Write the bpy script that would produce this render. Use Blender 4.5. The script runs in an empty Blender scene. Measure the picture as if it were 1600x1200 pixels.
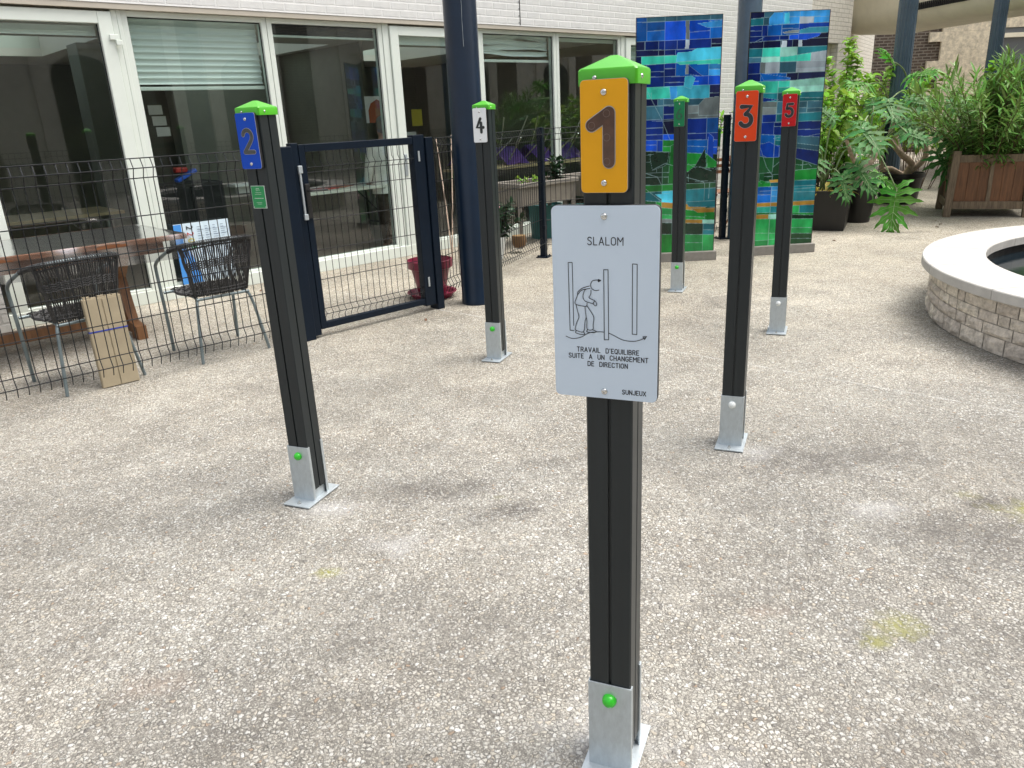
import bpy, bmesh, math, random
from mathutils import Vector, Matrix, noise
R = math.radians
PI = math.pi
random.seed(7)
sc = bpy.context.scene
C = sc.collection

# ------------------------------------------------------------------ camera, sky, sun, exposure
cam = bpy.data.objects.new('camera', bpy.data.cameras.new('camera'))
C.objects.link(cam)
right = Vector((.998877, -.015589, -.044734)); up = Vector((.047372, .328703, .943244)); fwd = Vector((0, .944304, -.329073))
m3 = Matrix((right, up, -fwd)).transposed()
cam.matrix_world = Matrix.Translation((0, 0, 1.45)) @ m3.to_4x4()
cam.data.sensor_width = 36; cam.data.lens = 26.98
cam.data.clip_start = .02; cam.data.clip_end = 400
sc.camera = cam
SUN_EL, SUN_AZ = 66, 84            # azimuth clockwise from +Y
w = bpy.data.worlds.new("World"); sc.world = w; w.use_nodes = True
nt = w.node_tree; nt.nodes.clear()
sky = nt.nodes.new('ShaderNodeTexSky'); sky.sky_type = 'NISHITA'; sky.sun_disc = False
sky.sun_elevation = R(SUN_EL); sky.sun_rotation = R(SUN_AZ)
sky.air_density = 1.0; sky.dust_density = 5.0; sky.ozone_density = 1.0
hs = nt.nodes.new('ShaderNodeHueSaturation'); hs.inputs['Saturation'].default_value = .38
bg = nt.nodes.new('ShaderNodeBackground'); bg.inputs[1].default_value = .15
wo = nt.nodes.new('ShaderNodeOutputWorld')
nt.links.new(sky.outputs[0], hs.inputs['Color']); nt.links.new(hs.outputs[0], bg.inputs[0]); nt.links.new(bg.outputs[0], wo.inputs[0])
sl = bpy.data.lights.new('sun', 'SUN'); sl.energy = 1.35; sl.angle = R(45); sl.color = (1, .96, .9)
so = bpy.data.objects.new('sun', sl); C.objects.link(so)
d = Vector((math.sin(R(SUN_AZ))*math.cos(R(SUN_EL)), math.cos(R(SUN_AZ))*math.cos(R(SUN_EL)), math.sin(R(SUN_EL))))
so.rotation_euler = d.to_track_quat('Z', 'Y').to_euler(); so.location = d*30
sc.view_settings.view_transform = 'Standard'; sc.view_settings.look = 'None'
sc.view_settings.gamma = 1; sc.view_settings.exposure = 1.06
sc.view_settings.use_curve_mapping = False
sc.cycles.max_bounces = 8; sc.cycles.transparent_max_bounces = 24; sc.cycles.diffuse_bounces = 4

# the facade frame: x along the facade, y into the building, z up
TH = 47.3; FR = R(90-TH)
SX = Vector((math.sin(R(TH)), math.cos(R(TH)), 0)); SY = Vector((-math.cos(R(TH)), math.sin(R(TH)), 0)); ORI = SY*7.23
def L(s, y, z=0): return ORI + SX*s + SY*y + Vector((0, 0, z))

# ------------------------------------------------------------------ materials
def mat(name, col=(.5, .5, .5), rough=.5, metal=0, coat=0, spec=.5, nscale=0, namt=.15, bump=0, bscale=200, trans=0, rand=0, island=0, coords='Object', stretch=None, sheen=0, rvar=0):
    m = bpy.data.materials.new(name); m.use_nodes = True; t = m.node_tree; n = t.nodes; b = n['Principled BSDF']
    b.inputs['Base Color'].default_value = (*col, 1); b.inputs['Roughness'].default_value = rough; b.inputs['Metallic'].default_value = metal
    b.inputs['Coat Weight'].default_value = coat; b.inputs['Specular IOR Level'].default_value = spec
    tc = n.new('ShaderNodeTexCoord'); src = tc.outputs[coords]
    if stretch:
        mp = n.new('ShaderNodeMapping'); mp.inputs['Scale'].default_value = stretch; t.links.new(src, mp.inputs[0]); src = mp.outputs[0]
    cur = None
    if nscale:
        nz = n.new('ShaderNodeTexNoise'); nz.inputs['Scale'].default_value = nscale; nz.inputs['Detail'].default_value = 6; nz.inputs['Roughness'].default_value = .65
        t.links.new(src, nz.inputs['Vector'])
        mr = n.new('ShaderNodeMapRange'); mr.inputs[1].default_value = .3; mr.inputs[2].default_value = .7; mr.inputs[3].default_value = 1-namt; mr.inputs[4].default_value = 1+namt
        t.links.new(nz.outputs['Fac'], mr.inputs[0])
        mx = n.new('ShaderNodeVectorMath'); mx.operation = 'SCALE'; mx.inputs[0].default_value = col; t.links.new(mr.outputs[0], mx.inputs['Scale'])
        cur = mx.outputs[0]
        if rvar:
            m2 = n.new('ShaderNodeMapRange'); m2.inputs[1].default_value = .3; m2.inputs[2].default_value = .7; m2.inputs[3].default_value = rough-rvar; m2.inputs[4].default_value = rough+rvar
            t.links.new(nz.outputs['Fac'], m2.inputs[0]); t.links.new(m2.outputs[0], b.inputs['Roughness'])
    if island:
        g = n.new('ShaderNodeNewGeometry'); hv = n.new('ShaderNodeHueSaturation')
        a = n.new('ShaderNodeMapRange'); a.inputs[3].default_value = 1-island; a.inputs[4].default_value = 1+island; t.links.new(g.outputs['Random Per Island'], a.inputs[0])
        a2 = n.new('ShaderNodeMapRange'); a2.inputs[3].default_value = .5-.06*island; a2.inputs[4].default_value = .5+.06*island; t.links.new(g.outputs['Random Per Island'], a2.inputs[0])
        t.links.new(a.outputs[0], hv.inputs['Value']); t.links.new(a2.outputs[0], hv.inputs['Hue'])
        if cur: t.links.new(cur, hv.inputs['Color'])
        else: hv.inputs['Color'].default_value = (*col, 1)
        cur = hv.outputs[0]
    if cur: t.links.new(cur, b.inputs['Base Color'])
    if bump:
        nb = n.new('ShaderNodeTexNoise'); nb.inputs['Scale'].default_value = bscale; nb.inputs['Detail'].default_value = 4; t.links.new(src, nb.inputs['Vector'])
        bp = n.new('ShaderNodeBump'); bp.inputs['Strength'].default_value = 1; bp.inputs['Distance'].default_value = bump
        t.links.new(nb.outputs['Fac'], bp.inputs['Height']); t.links.new(bp.outputs[0], b.inputs['Normal'])
    if trans:   # thin leaf: some light passes through
        tr = n.new('ShaderNodeBsdfTranslucent'); ms = n.new('ShaderNodeMixShader'); ms.inputs[0].default_value = trans
        if cur: t.links.new(cur, tr.inputs[0])
        else: tr.inputs[0].default_value = (*col, 1)
        out = n['Material Output']; t.links.new(b.outputs[0], ms.inputs[1]); t.links.new(tr.outputs[0], ms.inputs[2]); t.links.new(ms.outputs[0], out.inputs[0])
    return m

def clear_mat(name, tint, ior=1.5, rough=.0, extra=.0):
    m = bpy.data.materials.new(name); m.use_nodes = True; t = m.node_tree; n = t.nodes; n.remove(n['Principled BSDF'])
    tr = n.new('ShaderNodeBsdfTransparent'); tr.inputs[0].default_value = (*tint, 1)
    gl = n.new('ShaderNodeBsdfGlossy'); gl.inputs['Roughness'].default_value = rough
    fr = n.new('ShaderNodeFresnel'); fr.inputs[0].default_value = ior
    ad = n.new('ShaderNodeMath'); ad.operation = 'MULTIPLY_ADD'; ad.inputs[1].default_value = 2.6; ad.inputs[2].default_value = extra; ad.use_clamp = True
    # only the outer side of each sheet reflects (the inner side would otherwise act as a mirror)
    ge = n.new('ShaderNodeNewGeometry'); fm = n.new('ShaderNodeMath'); fm.operation = 'SUBTRACT'; fm.inputs[0].default_value = 1; t.links.new(ge.outputs['Backfacing'], fm.inputs[1])
    f2_ = n.new('ShaderNodeMath'); f2_.operation = 'MULTIPLY'; t.links.new(ad.outputs[0], f2_.inputs[0]); t.links.new(fm.outputs[0], f2_.inputs[1])
    ms = n.new('ShaderNodeMixShader'); t.links.new(fr.outputs[0], ad.inputs[0]); t.links.new(f2_.outputs[0], ms.inputs[0])
    t.links.new(tr.outputs[0], ms.inputs[1]); t.links.new(gl.outputs[0], ms.inputs[2]); t.links.new(ms.outputs[0], n['Material Output'].inputs[0])
    return m

def brick_mat(name, c1, c2, mort, bw=.22, bh=.065, ms=.012, bump=.004, nz=.12, rough=.7, axes='XZ'):
    m = bpy.data.materials.new(name); m.use_nodes = True; t = m.node_tree; n = t.nodes; b = n['Principled BSDF']
    tc = n.new('ShaderNodeTexCoord'); sp = n.new('ShaderNodeSeparateXYZ'); cb = n.new('ShaderNodeCombineXYZ'); t.links.new(tc.outputs['Object'], sp.inputs[0])
    if axes == 'XZ': t.links.new(sp.outputs['X'], cb.inputs['X'])
    else:
        ad = n.new('ShaderNodeMath'); ad.operation = 'ADD'; t.links.new(sp.outputs['X'], ad.inputs[0]); t.links.new(sp.outputs['Y'], ad.inputs[1]); t.links.new(ad.outputs[0], cb.inputs['X'])
    t.links.new(sp.outputs['Z'], cb.inputs['Y'])
    # tiny wobble so that the courses are not ruled
    nw = n.new('ShaderNodeTexNoise'); nw.inputs['Scale'].default_value = 9; t.links.new(tc.outputs['Object'], nw.inputs['Vector'])
    vs = n.new('ShaderNodeVectorMath'); vs.operation = 'MULTIPLY_ADD'; vs.inputs[1].default_value = (.008, .008, 0); t.links.new(nw.outputs['Color'], vs.inputs[0]); t.links.new(cb.outputs[0], vs.inputs[2])
    br = n.new('ShaderNodeTexBrick'); t.links.new(vs.outputs[0], br.inputs['Vector'])
    br.inputs['Color1'].default_value = (*c1, 1); br.inputs['Color2'].default_value = (*c2, 1); br.inputs['Mortar'].default_value = (*mort, 1)
    br.inputs['Scale'].default_value = 1; br.inputs['Brick Width'].default_value = bw; br.inputs['Row Height'].default_value = bh; br.inputs['Mortar Size'].default_value = ms; br.inputs['Mortar Smooth'].default_value = .3; br.inputs['Bias'].default_value = 0
    nn = n.new('ShaderNodeTexNoise'); nn.inputs['Scale'].default_value = 14; nn.inputs['Detail'].default_value = 7; t.links.new(tc.outputs['Object'], nn.inputs['Vector'])
    mr = n.new('ShaderNodeMapRange'); mr.inputs[1].default_value = .3; mr.inputs[2].default_value = .7; mr.inputs[3].default_value = 1-nz; mr.inputs[4].default_value = 1+nz; t.links.new(nn.outputs['Fac'], mr.inputs[0])
    sc_ = n.new('ShaderNodeVectorMath'); sc_.operation = 'SCALE'; t.links.new(br.outputs['Color'], sc_.inputs[0]); t.links.new(mr.outputs[0], sc_.inputs['Scale']); t.links.new(sc_.outputs[0], b.inputs['Base Color'])
    b.inputs['Roughness'].default_value = rough
    h = n.new('ShaderNodeMath'); h.operation = 'MULTIPLY_ADD'; h.inputs[1].default_value = -1; t.links.new(br.outputs['Fac'], h.inputs[0]); 
    n3 = n.new('ShaderNodeTexNoise'); n3.inputs['Scale'].default_value = 120; t.links.new(tc.outputs['Object'], n3.inputs['Vector'])
    h2 = n.new('ShaderNodeMath'); h2.operation = 'MULTIPLY'; h2.inputs[1].default_value = .5; t.links.new(n3.outputs['Fac'], h2.inputs[0]); t.links.new(h2.outputs[0], h.inputs[2])
    bp = n.new('ShaderNodeBump'); bp.inputs['Distance'].default_value = bump; t.links.new(h.outputs[0], bp.inputs['Height']); t.links.new(bp.outputs[0], b.inputs['Normal'])
    return m

def ground_mat():
    m = bpy.data.materials.new('exposed aggregate concrete'); m.use_nodes = True; t = m.node_tree; n = t.nodes; b = n['Principled BSDF']; K = t.links.new
    g = n.new('ShaderNodeNewGeometry'); P = g.outputs['Position']
    def N(ty, **k):
        o = n.new('ShaderNode'+ty)
        for a, v in k.items(): setattr(o, a, v)
        return o
    def noise_(scale, detail=4, rough=.6, vec=P):
        o = N('TexNoise'); o.inputs['Scale'].default_value = scale; o.inputs['Detail'].default_value = detail; o.inputs['Roughness'].default_value = rough; K(vec, o.inputs['Vector']); return o
    def math_(op, a, c, clamp=False):
        o = N('Math', operation=op, use_clamp=clamp)
        for i, x in enumerate((a, c)):
            if hasattr(x, 'links'): K(x, o.inputs[i])
            else: o.inputs[i].default_value = x
        return o.outputs[0]
    def mixc(f, a, c, mode='MIX'):
        o = N('MixRGB', blend_type=mode)
        for i, x in enumerate((f, a, c)):
            if hasattr(x, 'links'): K(x, o.inputs[i])
            elif i == 0: o.inputs[0].default_value = x
            else: o.inputs[i].default_value = (*x, 1)
        return o.outputs[0]
    # wobbled position -> angular gravel cells
    nd = noise_(160, 2); wob = N('VectorMath', operation='MULTIPLY_ADD'); wob.inputs[1].default_value = (.009, .009, .0); K(nd.outputs['Color'], wob.inputs[0]); K(P, wob.inputs[2])
    def vor(scale, feat='F1'):
        o = N('TexVoronoi', feature=feat); o.inputs['Scale'].default_value = scale; o.inputs['Randomness'].default_value = 1; K(wob.outputs[0], o.inputs['Vector']); return o
    v1 = vor(86); e1 = vor(86, 'DISTANCE_TO_EDGE'); v2 = vor(200); e2 = vor(200, 'DISTANCE_TO_EDGE')
    sp = N('SeparateColor'); K(v1.outputs['Color'], sp.inputs[0])
    r1 = N('ValToRGB'); K(sp.outputs[0], r1.inputs[0]); cr = r1.color_ramp; cr.interpolation = 'CONSTANT'
    cols = [(0, (.46, .43, .38)), (.10, (.56, .53, .47)), (.26, (.64, .61, .55)), (.42, (.50, .47, .42)), (.52, (.68, .65, .60)), (.66, (.57, .52, .44)), (.74, (.72, .70, .66)), (.85, (.58, .51, .41)), (.90, (.80, .79, .76)), (.965, (.22, .20, .18)), (.988, (.42, .30, .20))]
    cols = [(p_, tuple((x*.8+.09)*.84 for x in c_)) for p_, c_ in cols]; cr.elements[0].position = 0; cr.elements[0].color = (*cols[0][1], 1); cr.elements[1].position = cols[1][0]; cr.elements[1].color = (*cols[1][1], 1)
    for p_, c_ in cols[2:]:
        e = cr.elements.new(p_); e.color = (*c_, 1)
    sp2 = N('SeparateColor'); K(v2.outputs['Color'], sp2.inputs[0])
    r2 = N('ValToRGB'); K(sp2.outputs[1], r2.inputs[0]); r2.color_ramp.elements[0].color = (.20, .185, .165, 1); r2.color_ramp.elements[1].color = (.60, .57, .51, 1)
    # mortar between the big stones holds small grit
    edge = N('MapRange'); edge.inputs[1].default_value = .03; edge.inputs[2].default_value = .10; K(e1.outputs['Distance'], edge.inputs[0])
    pick = math_('GREATER_THAN', sp.outputs[1], .36)
    fac = math_('MULTIPLY', edge.outputs[0], pick)
    grit_edge = N('MapRange'); grit_edge.inputs[1].default_value = 0; grit_edge.inputs[2].default_value = .2; grit_edge.inputs[3].default_value = .40; K(e2.outputs['Distance'], grit_edge.inputs[0])
    gc = N('VectorMath', operation='SCALE'); K(r2.outputs[0], gc.inputs[0]); K(grit_edge.outputs[0], gc.inputs['Scale'])
    col = mixc(fac, gc.outputs[0], r1.outputs[0])
    # broad tone changes and dirt
    b1 = noise_(.55, 5, .6); mr = N('MapRange'); mr.inputs[1].default_value = .35; mr.inputs[2].default_value = .68; mr.inputs[3].default_value = .74; mr.inputs[4].default_value = 1.10; K(b1.outputs['Fac'], mr.inputs[0])
    b2 = noise_(5, 6, .7); mr2 = N('MapRange'); mr2.inputs[1].default_value = .3; mr2.inputs[2].default_value = .7; mr2.inputs[3].default_value = .84; mr2.inputs[4].default_value = 1.12; K(b2.outputs['Fac'], mr2.inputs[0])
    k = math_('MULTIPLY', mr.outputs[0], mr2.outputs[0])
    s1 = N('VectorMath', operation='SCALE'); K(col, s1.inputs[0]); K(k, s1.inputs['Scale']); col = s1.outputs[0]
    gap = N('MapRange'); gap.inputs[1].default_value = .05; gap.inputs[2].default_value = .14; gap.inputs[3].default_value = 1; gap.inputs[4].default_value = 0; K(e1.outputs['Distance'], gap.inputs[0])
    gn = noise_(2.3, 6, .75); gm = N('MapRange'); gm.inputs[1].default_value = .40; gm.inputs[2].default_value = .66; gm.inputs[3].default_value = .15; gm.inputs[4].default_value = .85; K(gn.outputs['Fac'], gm.inputs[0])
    col = mixc(math_('MULTIPLY', gap.outputs[0], gm.outputs[0]), col, (.10, .092, .082))
    # a warm/cool drift
    b3 = noise_(1.3, 3); tint = mixc(b3.outputs['Fac'], (1.035, 1.0, .93), (.965, 1.0, 1.01)); col = mixc(1.0, col, tint, 'MULTIPLY')
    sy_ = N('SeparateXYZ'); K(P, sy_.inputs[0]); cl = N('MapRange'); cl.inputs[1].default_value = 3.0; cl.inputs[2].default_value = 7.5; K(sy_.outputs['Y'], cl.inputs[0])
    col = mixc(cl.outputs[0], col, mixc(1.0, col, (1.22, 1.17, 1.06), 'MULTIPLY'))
    pn = noise_(46, 3, .6); pm = N('MapRange'); pm.inputs[1].default_value = .655; pm.inputs[2].default_value = .70; pm.inputs[3].default_value = 0; pm.inputs[4].default_value = .75; K(pn.outputs['Fac'], pm.inputs[0])
    col = mixc(pm.outputs[0], col, (.085, .075, .065))
    ns = noise_(7, 5, .7)
    sett = N('MapRange'); sett.inputs[1].default_value = 0; sett.inputs[2].default_value = 1; sett.inputs[3].default_value = 1.25; sett.inputs[4].default_value = .6; K(math_('MULTIPLY', fac, math_('ADD', sp.outputs[2], .5)), sett.inputs[0])
    def patch(x, y, rx, ry, ang=0):
        sb = N('VectorMath', operation='SUBTRACT'); K(P, sb.inputs[0]); sb.inputs[1].default_value = (x, y, 0)
        rt = N('VectorRotate', rotation_type='Z_AXIS'); rt.inputs['Angle'].default_value = R(ang); K(sb.outputs[0], rt.inputs['Vector'])
        ml = N('VectorMath', operation='MULTIPLY'); ml.inputs[1].default_value = (1/rx, 1/ry, 0); K(rt.outputs[0], ml.inputs[0])
        ln = N('VectorMath', operation='LENGTH'); K(ml.outputs[0], ln.inputs[0])
        a = math_('SUBTRACT', 1.25, ln.outputs['Value']); a = math_('ADD', a, math_('MULTIPLY', math_('SUBTRACT', ns.outputs['Fac'], .5), 3.2))
        q = N('MapRange'); q.inputs[1].default_value = .15; q.inputs[2].default_value = 1.3; q.clamp = True; K(a, q.inputs[0]); return q.outputs[0]
    # soot and damp stains (dark only in the joints between stones, so pebbles stay readable)
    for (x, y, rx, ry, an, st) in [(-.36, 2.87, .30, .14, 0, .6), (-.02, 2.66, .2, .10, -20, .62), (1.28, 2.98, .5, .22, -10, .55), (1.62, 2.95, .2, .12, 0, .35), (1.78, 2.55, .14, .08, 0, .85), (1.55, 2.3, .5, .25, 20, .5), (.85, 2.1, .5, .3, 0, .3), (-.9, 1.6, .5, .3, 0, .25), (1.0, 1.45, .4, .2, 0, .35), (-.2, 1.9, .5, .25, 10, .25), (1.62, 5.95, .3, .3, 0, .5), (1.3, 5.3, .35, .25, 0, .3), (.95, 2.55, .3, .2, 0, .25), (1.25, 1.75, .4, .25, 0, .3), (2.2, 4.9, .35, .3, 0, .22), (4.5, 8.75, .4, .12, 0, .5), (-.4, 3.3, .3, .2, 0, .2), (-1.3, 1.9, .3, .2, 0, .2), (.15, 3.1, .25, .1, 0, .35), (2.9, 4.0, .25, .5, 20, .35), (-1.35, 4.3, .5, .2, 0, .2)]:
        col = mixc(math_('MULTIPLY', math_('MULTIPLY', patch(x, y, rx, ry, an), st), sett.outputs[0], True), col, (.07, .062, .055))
    for (x, y, rx, ry, st) in [(1.86, 2.48, .14, .08, .62), (1.09, 1.87, .1, .06, .6), (1.0, 1.79, .05, .03, .45), (-.67, 2.29, .05, .035, .7), (-.08, 2.78, .06, .04, .25), (1.72, 2.62, .06, .05, .3)]:
        col = mixc(math_('MULTIPLY', math_('MULTIPLY', patch(x, y, rx, ry), st), sett.outputs[0], True), col, (.24, .24, .035))
    for (x, y, rx, ry, st) in [(-.45, 2.45, .13, .08, .35), (1.35, 2.55, .14, .1, .3), (.2, 1.5, .16, .12, .4), (-.75, 2.75, .15, .1, .3), (.0, 1.35, .1, .08, .3), (.45, 1.35, .12, .1, .35), (1.05, 3.1, .12, .1, .25)]:
        col = mixc(math_('MULTIPLY', patch(x, y, rx, ry), st), col, (.60, .60, .60))
    for (x, y, rx, ry, st) in [(-1.05, 1.75, .12, .07, .12), (.72, 1.95, .08, .05, .16)]:
        col = mixc(math_('MULTIPLY', patch(x, y, rx, ry), st), col, (.42, .25, .16))
    # cast joint: pale line running past the basin
    def seg(ax, ay, bx, by, wd):
        dx, dy = bx-ax, by-ay; l = math.hypot(dx, dy); nx, ny = -dy/l, dx/l
        dt = N('VectorMath', operation='DOT_PRODUCT'); K(P, dt.inputs[0]); dt.inputs[1].default_value = (nx, ny, 0)
        o = math_('ABSOLUTE', math_('ADD', math_('ADD', dt.outputs['Value'], -(ax*nx+ay*ny)), math_('MULTIPLY', math_('SUBTRACT', b2.outputs['Fac'], .5), .02)), 0)
        q = N('MapRange'); q.inputs[1].default_value = wd*.5; q.inputs[2].default_value = wd; q.inputs[3].default_value = 1; q.inputs[4].default_value = 0; K(o, q.inputs[0]); return q.outputs[0]
    jl = seg(1.4, 4.32, 2.44, 3.39, .011); jn = N('MapRange'); jn.inputs[1].default_value = .35; jn.inputs[2].default_value = .6; K(ns.outputs['Fac'], jn.inputs[0])
    col = mixc(math_('MULTIPLY', jl, math_('MULTIPLY', jn.outputs[0], .4)), col, (.62, .62, .60))
    K(col, b.inputs['Base Color'])
    rg = N('MapRange'); rg.inputs[3].default_value = .9; rg.inputs[4].default_value = .5; K(sp.outputs[2], rg.inputs[0]); K(rg.outputs[0], b.inputs['Roughness'])
    # relief: domed stones over sunk mortar
    dome = N('MapRange'); dome.inputs[1].default_value = 0; dome.inputs[2].default_value = .32; K(e1.outputs['Distance'], dome.inputs[0]); dome.interpolation_type = 'SMOOTHSTEP'
    hh = math_('ADD', math_('MULTIPLY', math_('MULTIPLY', dome.outputs[0], pick), math_('ADD', math_('MULTIPLY', sp.outputs[2], .6), .4)), math_('MULTIPLY', e2.outputs['Distance'], .5))
    bp = N('Bump'); bp.inputs['Strength'].default_value = 1; bp.inputs['Distance'].default_value = .0055; K(hh, bp.inputs['Height']); K(bp.outputs[0], b.inputs['Normal'])
    return m

M = {}
M['post'] = mat('charcoal composite', (.0115, .0165, .0185), .36, nscale=60, namt=.12, bump=.0001, bscale=900, stretch=(1, 1, .05), spec=.45)
M['postin'] = mat('black groove', (.006, .006, .006), .7)
M['lime'] = mat('lime green plastic', (.062, .37, .009), .38, coat=.05, nscale=20, namt=.06)
M['plug'] = mat('green plug', (.03, .50, .02), .3, coat=.2)
M['plugw'] = mat('white plug', (.75, .78, .76), .35)
M['steel'] = mat('screw steel', (.62, .62, .6), .25, metal=1)
M['galv'] = mat('galvanised steel', (.50, .55, .575), .42, metal=.6, nscale=110, namt=.10, bump=.0001, bscale=80, rvar=.06, stretch=(1, 1, .4))
M['blackhd'] = mat('black core board', (.012, .012, .013), .5)
M['grout'] = mat('engraved edge', (.42, .42, .40), .5)
M['sign'] = mat('pale grey sign face', (.57, .66, .755), .38, nscale=3, namt=.02)
M['ink'] = mat('engraved ink', (.012, .012, .016), .6)
for k_, c_ in dict(yellow=(.76, .36, .008), blue=(.002, .06, .46), orange=(.72, .058, .008), white=(.80, .82, .83), red=(.50, .008, .012), green=(.012, .20, .075)).items():
    M['pl_'+k_] = mat(k_+' board', c_, .5, nscale=8, namt=.03, spec=.25)
M['dig_brown'] = mat('brown inlay', (.075, .033, .018), .3, coat=.2, nscale=60, namt=.3)
M['dig_grey'] = mat('grey inlay', (.055, .058, .056), .35, nscale=60, namt=.3)
M['dig_black'] = mat('dark inlay', (.016, .02, .022), .35, nscale=60, namt=.3)
M['dig_green'] = mat('dull green inlay', (.016, .10, .05), .35)
M['navy'] = mat('anthracite blue paint', (.0030, .0085, .018), .42, spec=.22, nscale=6, namt=.15, bump=.0003, bscale=60)
M['column'] = mat('dark blue column paint', (.0035, .012, .028), .3, spec=.35, nscale=5, namt=.18, bump=.0006, bscale=25)
M['column2'] = mat('slate blue column paint', (.045, .078, .11), .26, coat=.3, nscale=5, namt=.15, bump=.0006, bscale=25)
M['wire'] = mat('dark coated wire', (.006, .008, .010), .35, spec=.4)
M['frame'] = mat('off white window frame', (.68, .73, .67), .35, nscale=2, namt=.03)
M['soffit'] = mat('beige soffit', (.46, .42, .35), .6, nscale=4, namt=.06)
M['wbrick'] = brick_mat('white painted brick', (.66, .66, .64), (.62, .62, .60), (.72, .72, .70), .22, .075, .009, .0035, .05, .55)
M['gbrick'] = brick_mat('pale grey brick', (.62, .62, .60), (.55, .55, .53), (.50, .50, .48), .22, .075, .009, .005, .08)
M['cbrick'] = brick_mat('cream painted brick', (.64, .61, .54), (.58, .55, .48), (.44, .42, .36), .22, .075, .008, .004, .06, .6, 'XY')
M['dbrick'] = brick_mat('dark brown brick', (.05, .034, .024), (.085, .058, .04), (.19, .165, .13), .22, .075, .014, .006, .2)
M['cream'] = mat('cream render', (.74, .69, .54), .55, nscale=2.5, namt=.08)
M['stone'] = mat('pale limestone', (.62, .60, .52), .75, nscale=5, namt=.15, bump=.003, bscale=30)
M['pstone'] = mat('pitted stone', (.60, .53, .40), .8, nscale=11, namt=.35, bump=.004, bscale=40)
M['glass'] = clear_mat('window glass', (.90, .95, .94), 1.5)
M['blind'] = mat('grey green blind', (.72, .77, .73), .5)
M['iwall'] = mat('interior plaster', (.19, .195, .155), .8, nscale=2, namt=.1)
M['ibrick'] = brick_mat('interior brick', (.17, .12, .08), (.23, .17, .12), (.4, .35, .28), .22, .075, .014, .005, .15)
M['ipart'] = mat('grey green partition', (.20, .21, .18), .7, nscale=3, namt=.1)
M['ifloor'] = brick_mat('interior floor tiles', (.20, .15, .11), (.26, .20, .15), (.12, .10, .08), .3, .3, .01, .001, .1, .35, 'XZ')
M['iceil'] = mat('interior ceiling', (.75, .72, .66), .9)
M['teak'] = mat('varnished brown wood', (.22, .085, .035), .4, nscale=14, namt=.45, bump=.0006, bscale=50, stretch=(.25, 3, 3), coat=.1)
M['oak'] = mat('dark trestle wood', (.20, .095, .04), .45, nscale=14, namt=.4, bump=.0008, bscale=50, stretch=(3, 3, .3))
M['greywood'] = mat('weathered wood', (.17, .125, .08), .75, nscale=16, namt=.5, bump=.002, bscale=60, stretch=(4, 4, .4))
M['redwood'] = mat('red brown boards', (.165, .072, .03), .55, nscale=12, namt=.45, bump=.001, bscale=60, stretch=(5, 5, .35))
M['sheet'] = clear_mat('clear plastic tablecloth', (.95, .95, .96), 1.45, .2, .34)
M['tube'] = mat('grey steel tube', (.17, .21, .22), .4, metal=.4, nscale=20, namt=.15)
M['wicker'] = mat('dark wicker', (.035, .034, .034), .5, nscale=90, namt=.5, island=.35)
M['card'] = mat('cardboard', (.37, .31, .21), .8, nscale=6, namt=.12, bump=.0006, bscale=90)
M['bluestrap'] = mat('blue strap', (.02, .05, .35), .4)
M['pot'] = mat('burgundy plastic', (.17, .008, .035), .38, nscale=4, namt=.12)
M['soil'] = mat('potting soil', (.045, .03, .02), .95, nscale=50, namt=.5, bump=.01, bscale=60)
M['blackpot'] = mat('black plastic pot', (.010, .009, .009), .4, nscale=6, namt=.2)
M['cap_stone'] = mat('pale coping stone', (.50, .485, .45), .6, island=.06, nscale=7, namt=.13, bump=.0008, bscale=60)
M['joint'] = mat('mortar joint', (.42, .38, .33), .9)
M['rstone'] = mat('split face stone', (.60, .54, .46), .85, nscale=22, namt=.36, bump=.014, bscale=26, island=.16)
M['water'] = mat('still dark water', (.006, .012, .017), .1, spec=.3, bump=.0008, bscale=6)
M['greyplas'] = mat('taupe resin', (.22, .20, .17), .55, nscale=12, namt=.12)
M['teal'] = mat('teal plastic', (.01, .10, .10), .45)
M['purple'] = mat('purple plastic', (.22, .11, .50), .4, nscale=5, namt=.1)
M['chrome'] = mat('bright steel leg', (.55, .55, .52), .3, metal=.9)
M['ply'] = mat('light wood top', (.48, .36, .20), .5, nscale=10, namt=.15, stretch=(.3, 3, 3))
M['wtop'] = mat('white laminate', (.66, .66, .58), .4)
M['blackm'] = mat('black metal', (.014, .014, .014), .4)
M['redm'] = mat('red paint', (.45, .03, .02), .4)
M['bluem'] = mat('blue plastic', (.02, .10, .55), .4)
M['paper'] = mat('white paper', (.7, .7, .68), .7)
M['poster'] = mat('pale blue print', (.60, .73, .82), .45, nscale=5, namt=.12)
M['posterb'] = mat('bright blue print', (.06, .28, .72), .45)
M['label'] = mat('green label', (.012, .26, .075), .4)
M['yellowp'] = mat('yellow print', (.65, .55, .04), .6)
M['orangep'] = mat('rust orange print', (.34, .085, .03), .7)
M['skin'] = mat('skin', (.45, .27, .2), .6)
M['hair'] = mat('grey hair', (.22, .18, .14), .7)
M['coat'] = mat('pale overall', (.84, .81, .75), .8, nscale=20, namt=.1)
M['trouser'] = mat('dark trousers', (.06, .04, .03), .8)
M['phil'] = mat('philodendron leaf', (.06, .20, .045), .55, spec=.3, nscale=12, namt=.25, trans=.25, island=.35)
M['philb'] = mat('fresh philodendron leaf', (.09, .30, .035), .5, spec=.3, nscale=12, namt=.25, trans=.3, island=.3)
M['vein'] = mat('leaf vein', (.22, .34, .13), .5)
M['olea'] = mat('oleander leaf', (.18, .32, .07), .42, coat=.05, trans=.3, island=.55)
M['lime_leaf'] = mat('light green leaf', (.27, .47, .06), .5, trans=.45, island=.45)
M['dark_leaf'] = mat('dark leaf', (.022, .065, .022), .4, trans=.2, island=.5)
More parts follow.
